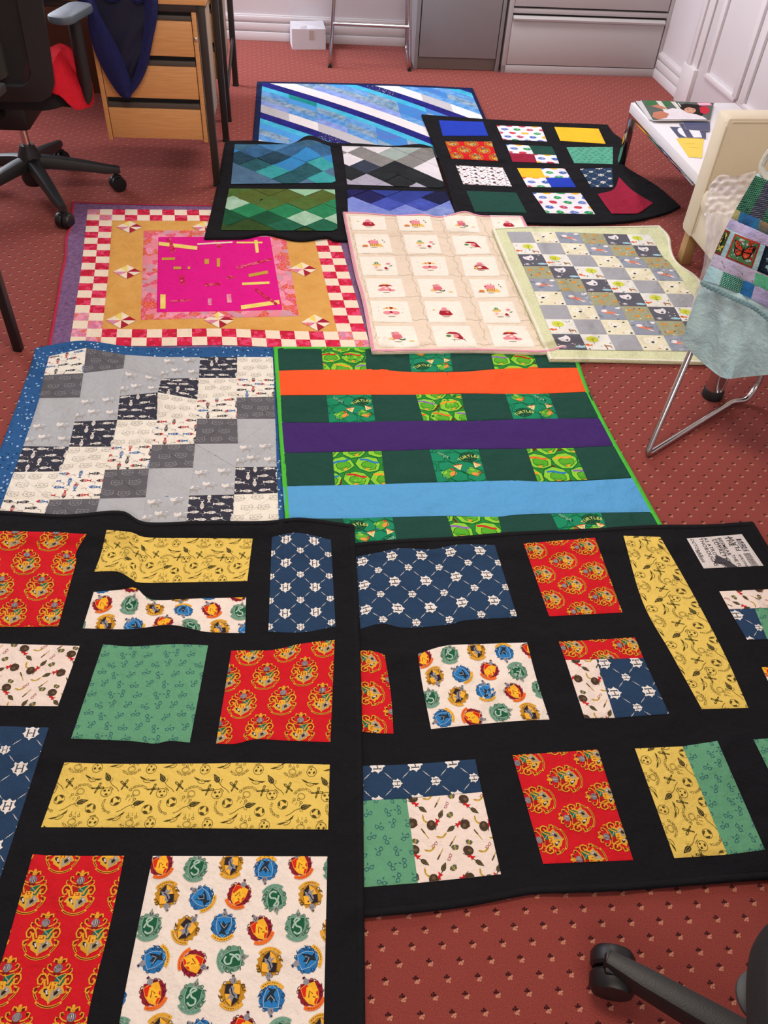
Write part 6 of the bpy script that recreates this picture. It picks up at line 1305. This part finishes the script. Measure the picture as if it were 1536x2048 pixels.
def bpatch(T, R, B, L, mt, fab=None, name='patch', off=.0006, step=.012, **k):
    C = BagC(T, R, B, L); g = Grid(None, C, step, off=off, fn=bagfn(C)); o = build_patch(name, g, mt, bag)
    if fab: add_print(g, fab(g), o, up=tuple(bnv))
    return o, g
bq = lambda a, b, c, d: ([a, b], [b, c], [d, c], [a, d])
m_lb = cloth('b4d6de', kind='batik', col2='bfdee4', scale=8); m_lav = cloth('b0aede', kind='batik', col2='d0c8f0', scale=14); m_skb = cloth('a0ccd8', kind='batik', col2='b4d8e0', scale=20)
FT, FB = [(1511, 350), (1560, 372), (1630, 398)], [(1361, 682), (1385, 707), (1420, 738), (1449, 757), (1490, 754), (1570, 746)]
C = BagC(FT, [(1630, 398), (1600, 560), (1570, 746)], FB, [(1511, 350), (1452, 455), (1403, 567), (1361, 682)]); gb = Grid(None, C, .012, off=-.002, puff=.0, fn=bagfn(C))
mb = MB(); mb.grid(gb.P[::-1], m_lb); bk = gb.P-bnv*.045; m_, n_ = bk.shape[:2]
cen = gb.P.mean((0, 1)); bk = cen+(bk-cen)*1.0; mb.grid(bk, m_lb)
rg_ = [(0, i) for i in range(n_)]+[(j, n_-1) for j in range(1, m_)]+[(m_-1, i) for i in range(n_-2, -1, -1)]+[(j, 0) for j in range(m_-2, 0, -1)]; kk = len(rg_)
mb.add([gb.P[a] for a in rg_]+[bk[a] for a in rg_], [[i, (i+1) % kk, kk+(i+1) % kk, kk+i] for i in range(kk)], m_lb); mb.build('bag_body', bag, sharp=60)
def f_leaf(g):
    r = random.Random(3); out = []; 
    for j in range(int(g.H/.006)+2):
        for i in range(int(g.W/.0045)+3):
            col = ('4c9c74', '5cac84') if math.sin(i*.42) > -.1 else ('7c7490', '5c5470')
            out.append(([P_(col[(i+j) % 2], ell(0, 0, 1, .32, 0, 6))], i*.0045, j*.006+(i % 2)*.003, .0036, .9+.3*math.sin(i*.42)))
    return out
bpatch(*bq((1511, 351), (1630, 398), (1606, 478), (1472, 418)), cloth('24383c', .06), f_leaf)
bpatch(*bq((1472, 418), (1481, 423), (1474, 445), (1462, 436)), cloth('a8a878'))
bpatch(*bq((1481, 423), (1520, 439), (1514, 459), (1474, 445)), B2('2c5890', '2c7cac')); bpatch(*bq((1520, 439), (1606, 478), (1600, 500), (1514, 459)), B2('a07840', '2c6c7c', 12))
bpatch(*bq((1462, 436), (1600, 500), (1592, 522), (1452, 455)), m_lav)
bpatch(*bq((1452, 455), (1592, 522), (1578, 568), (1429, 507)), m_skb, name='picture_row')
def bfly(g):
    W, H = g.W, g.H; M = [P_('a83428', [(0, 0), (W, 0), (W, -H), (0, -H)]), P_('4c7c50', [(W*.06, -H*.06), (W*.94, -H*.06), (W*.94, -H*.94), (W*.06, -H*.94)])]
    r = random.Random(8); M.append(P_('a8bcc4', *[ell(W*r.uniform(.12, .88), -H*r.uniform(.12, .88), W*.045, H*.05, r.random()*3, 6) for _ in range(30)])); M.append(P_('e8e0c8', *[ell(W*r.uniform(.1, .9), -H*r.choice((r.uniform(.1, .22), r.uniform(.8, .9))), W*.02, H*.02, 0, 5) for _ in range(16)]))
    for s in (-1, 1):
        X = lambda x, y: (W*(.5+s*x), -H*(.52-y)); M.append(P_('1c1414', [X(.0, .02), X(.14, .26), X(.36, .36), X(.42, .28), X(.34, .02), X(.3, -.16), X(.14, -.3), X(.03, -.2)])); M.append(P_('c8402c', [X(.03, .02), X(.16, .22), X(.34, .31), X(.38, .25), X(.3, .06), X(.06, -.0)], [X(.04, -.04), X(.28, -.01), X(.26, -.14), X(.14, -.25), X(.05, -.16)])); M.append(P_('e08438', ell(*X(.15, -.14), W*.05, H*.05, 0, 6))); M.append(P_('1c1414', ell(*X(.2, .16), W*.025, H*.03, 0, 6), ell(*X(.28, .2), W*.02, H*.025, 0, 6)))
    M.append(P_('1c1414', ell(W*.5, -H*.52, W*.03, H*.2, 0, 8))); return [(M, 0, 0, 1, 0)]
bpatch(*bq((1470, 467), (1521, 487), (1504, 537), (1451, 515)), cloth('a83428'), bfly, 'butterfly_panel', off=.0022)
def gpan(c1, c2, c3):
    def f(g):
        W, H = g.W, g.H; r = random.Random(5); return [([P_(c1, [(W*.1, -H*.08), (W*.9, -H*.08), (W*.9, -H*.92), (W*.1, -H*.92)]), P_(c2, *[ell(W*r.uniform(.2, .8), -H*r.uniform(.15, .85), W*.1, H*.08, r.random()*3, 6) for _ in range(9)]), P_(c3, [(W*.3, -H*.2), (W*.6, -H*.3), (W*.4, -H*.75), (W*.25, -H*.6)])], 0, 0, 1, 0)]
    return f
bpatch(*bq((1450.5, 458), (1461, 463.5), (1441, 511), (1429, 506)), cloth('8c2c2c'), gpan('3c5c34', 'd8d060', '141a14'), 'leaf_panel', off=.0022)
bpatch(*bq((1531, 491), (1590, 515), (1572, 566), (1514, 542)), cloth('121c2c'), gpan('1c2c3c', '8cb0b4', '0c1420'), 'bird_panel', off=.0022)
bpatch(*bq((1429, 507), (1578, 568), (1570, 600), (1420, 531)), cloth('b8b4d4', kind='batik', col2='c8c0dc', scale=25), lambda g: [([P_('5c4c70', ell(0, 0, 1, .6, .5, 6), ell(1.5, -1.5, .8, .6, 0, 6))], g.W*x, g.H*y, .0022, 0) for x, y in ((.12, .35), (.16, .6), (.4, .55), (.55, .75), (.7, .3))])
bpatch(*bq((1420, 531), (1447, 543), (1438, 571), (1405, 561)), m_skb); bpatch(*bq((1447, 543), (1489, 558), (1480, 587), (1438, 571)), cloth('1c7c6c'), lambda g: [([P_('d8ece4', ell(0, 0, 1, .9, 0, 6))], i*.0052+(j % 2)*.0026, j*.0048, .0014, 0) for i in range(20) for j in range(14)], 'dotted_patch')
bpatch(*bq((1489, 558), (1511, 566), (1502, 597), (1480, 587)), B2('2c6cb0', '3480c0')); bpatch(*bq((1511, 566), (1570, 592), (1560, 630), (1502, 597)), cloth('b4b0dc', .03)); bpatch(*bq((1511, 544), (1570, 568), (1568, 596), (1507, 569)), cloth('60bc94'), off=.0022)
lc_ = crom([(1404, 567), (1425, 577), (1449, 588), (1475, 600), (1500, 611), (1520, 624), (1536, 638), (1560, 660)], 46); mb = MB()
for k, (x, y) in enumerate(lc_):
    p = onplane(x, y+(1.5 if k % 2 else -1), bp+bnv[:2]*.03, BA); mb.lathe([(.001, -.001), (.006, 0), (.0045, .002), (.001, .003)], p, cloth('7ca0a8', .04), 8, tuple(bnv))
mb.build('lace_trim', bag, kind='stuff')
hs_ = [onplane(1536, 366, bp, BA), onplane(1524, 330, bp, BA), onplane(1560, 290, bp, BA), onplane(1600, 340, bp, BA), onplane(1608, 392, bp, BA)]
mb = MB(); mb.tube(bez(hs_, 6), .008, cloth('c8ccc4'), 8); mb.build('handle', bag)

def film():
    m, t, b = nt('clear_plastic_film'); co = nd(t, 'ShaderNodeTexCoord').outputs['Object']; b.inputs['Base Color'].default_value = lin('f2f0f8'); b.inputs['Roughness'].default_value = .35
    f = noise(t, co, 9, 3, .5); t.links.new(ramp(t, f, [(.35, (.4, .4, .4, 1)), (.7, (.8, .8, .8, 1))]), b.inputs['Alpha']); bump(t, b, noise(t, co, 12, 2, .5), .5, .02); return m
pb = thing('plastic_bag', 'crumpled translucent white plastic bag on the armchair behind the patchwork bag', 'plastic bag', (1.3, 2.9, .4)); mf = film()
def veil(name, T, R, B, L, depth, amp, seed):
    C = BagC(T, R, B, L); gg = np.linspace(0, 1, 40); n = 26; mb = MB(); A = np.zeros((n, n, 3)); r = random.Random(seed); ws = [(r.uniform(0, 6.3), r.uniform(.08, .3), r.uniform(0, 6)) for _ in range(6)]
    for j in range(n):
        for i in range(n):
            u, v = i/(n-1), j/(n-1); ev = lambda e, t: np.array([np.interp(t, gg, e[:, 0]), np.interp(t, gg, e[:, 1])])
            px = (1-v)*ev(C.e[0], u)+v*ev(C.e[2], u)+(1-u)*ev(C.e[3], v)+u*ev(C.e[1], v)-((1-u)*(1-v)*C.c[0]+u*(1-v)*C.c[1]+u*v*C.c[2]+(1-u)*v*C.c[3])
            h = sum(abs(math.sin(k*(px[0]*math.cos(a)+px[1]*math.sin(a))+p)) for a, k, p in ws)/6*amp; A[j, i] = onplane(px[0], px[1], (depth[0], depth[1]-h), BA)
    mb.grid(A[::-1], mf); mb.build(name, pb, sharp=179)
veil('crumpled_top', [(1418, 372), (1440, 350), (1470, 352), (1512, 342)], [(1512, 342), (1500, 400), (1470, 452)], [(1408, 432), (1435, 425), (1470, 452)], [(1418, 372), (1412, 400), (1408, 432)], (1.08, 2.62), .04, 3)
veil('hanging_side', [(1412, 425), (1440, 428), (1478, 440)], [(1478, 440), (1440, 540), (1395, 650)], [(1376, 640), (1395, 650)], [(1412, 425), (1408, 520), (1392, 580), (1376, 640)], (1.0, 2.40), .025, 5)

# ---- second office chair, lower right
w1 = at(1222, 1948, .03); e1 = at(1300, 1945, .085); e2 = at(1440, 2028, .095); dd = (e2-e1)[:2]; dd /= np.linalg.norm(dd); hub = w1[:2]+dd*.375
oc = thing('office_chair', 'black office chair at the lower right, only castor, base arm and seat edge showing', 'office chair', (*hub, 0))
starbase(oc, hub, .375, math.atan2(-dd[1], -dd[0]), .12, .075, m_blk, .040, 1.1)
mb = MB(); mb.lathe([(.016, .16), (.016, .46)], (*hub, 0), m_gas, 20); mb.build('gas_lift', oc)
so = [(1620, 1780), (1560, 1824), (1536, 1856), (1526, 1896), (1523, 1955), (1528, 2050), (1550, 2160), (1660, 2240)]
pts = [at(x, y, .5) for x, y in bez(so, 5)]; cx_ = np.mean([p[0] for p in pts])+.25; 
far = [np.array([p[0]*-1+2*cx_, p[1], .5]) for p in pts[::-1]]; O = [p for p in pts]+far
mb = MB(); R = []
for z, s_ in ((.44, .94), (.455, .99), (.475, 1.0), (.50, 1.0), (.512, .97), (.518, .9)):
    cc_ = np.mean(np.array(O), 0)
    for p in O: q = cc_+(p-cc_)*s_; R.append((q[0], q[1], z-.018))
m = len(O); mb.add(R, [[i*m+j, i*m+(j+1) % m, (i+1)*m+(j+1) % m, (i+1)*m+j] for i in range(5) for j in range(m)]+[list(range(m))[::-1], [5*m+j for j in range(m)]], solid('black_seat_fabric', '17171a', .9)); so_ = mb.build('seat', oc)
pl_ = at(1522, 2000, .40); mb = MB(); mb.lathe([(.028, .0), (.036, .004), (.036, .010), (.030, .014)], pl_, solid('lever_grey', '3a4044', .55), 28); lv = mb.build('lever_paddle', oc)
tx_, wd_ = text('c8c8c8', 'TILT', 0, 0, 1); mb = MB()
q0 = at(1502, 2006, .415); q1 = at(1512, 2000, .415); dr_ = (q1-q0)/np.linalg.norm(q1-q0); pr_ = np.array([-dr_[1], dr_[0], 0])
for t in tx_[1]: mb.add([q0+dr_*x*.0075+pr_*y*.0075 for x, y in t], [[0, 1, 2]], ink('c8c8c8'))
mb.build('lever_text', lv, smooth=False)
mb = MB(); mb.tube([pl_+[.0, 0, .008], (hub[0], hub[1], .44)], .006, m_blk, 8); mb.build('lever_rod', oc)
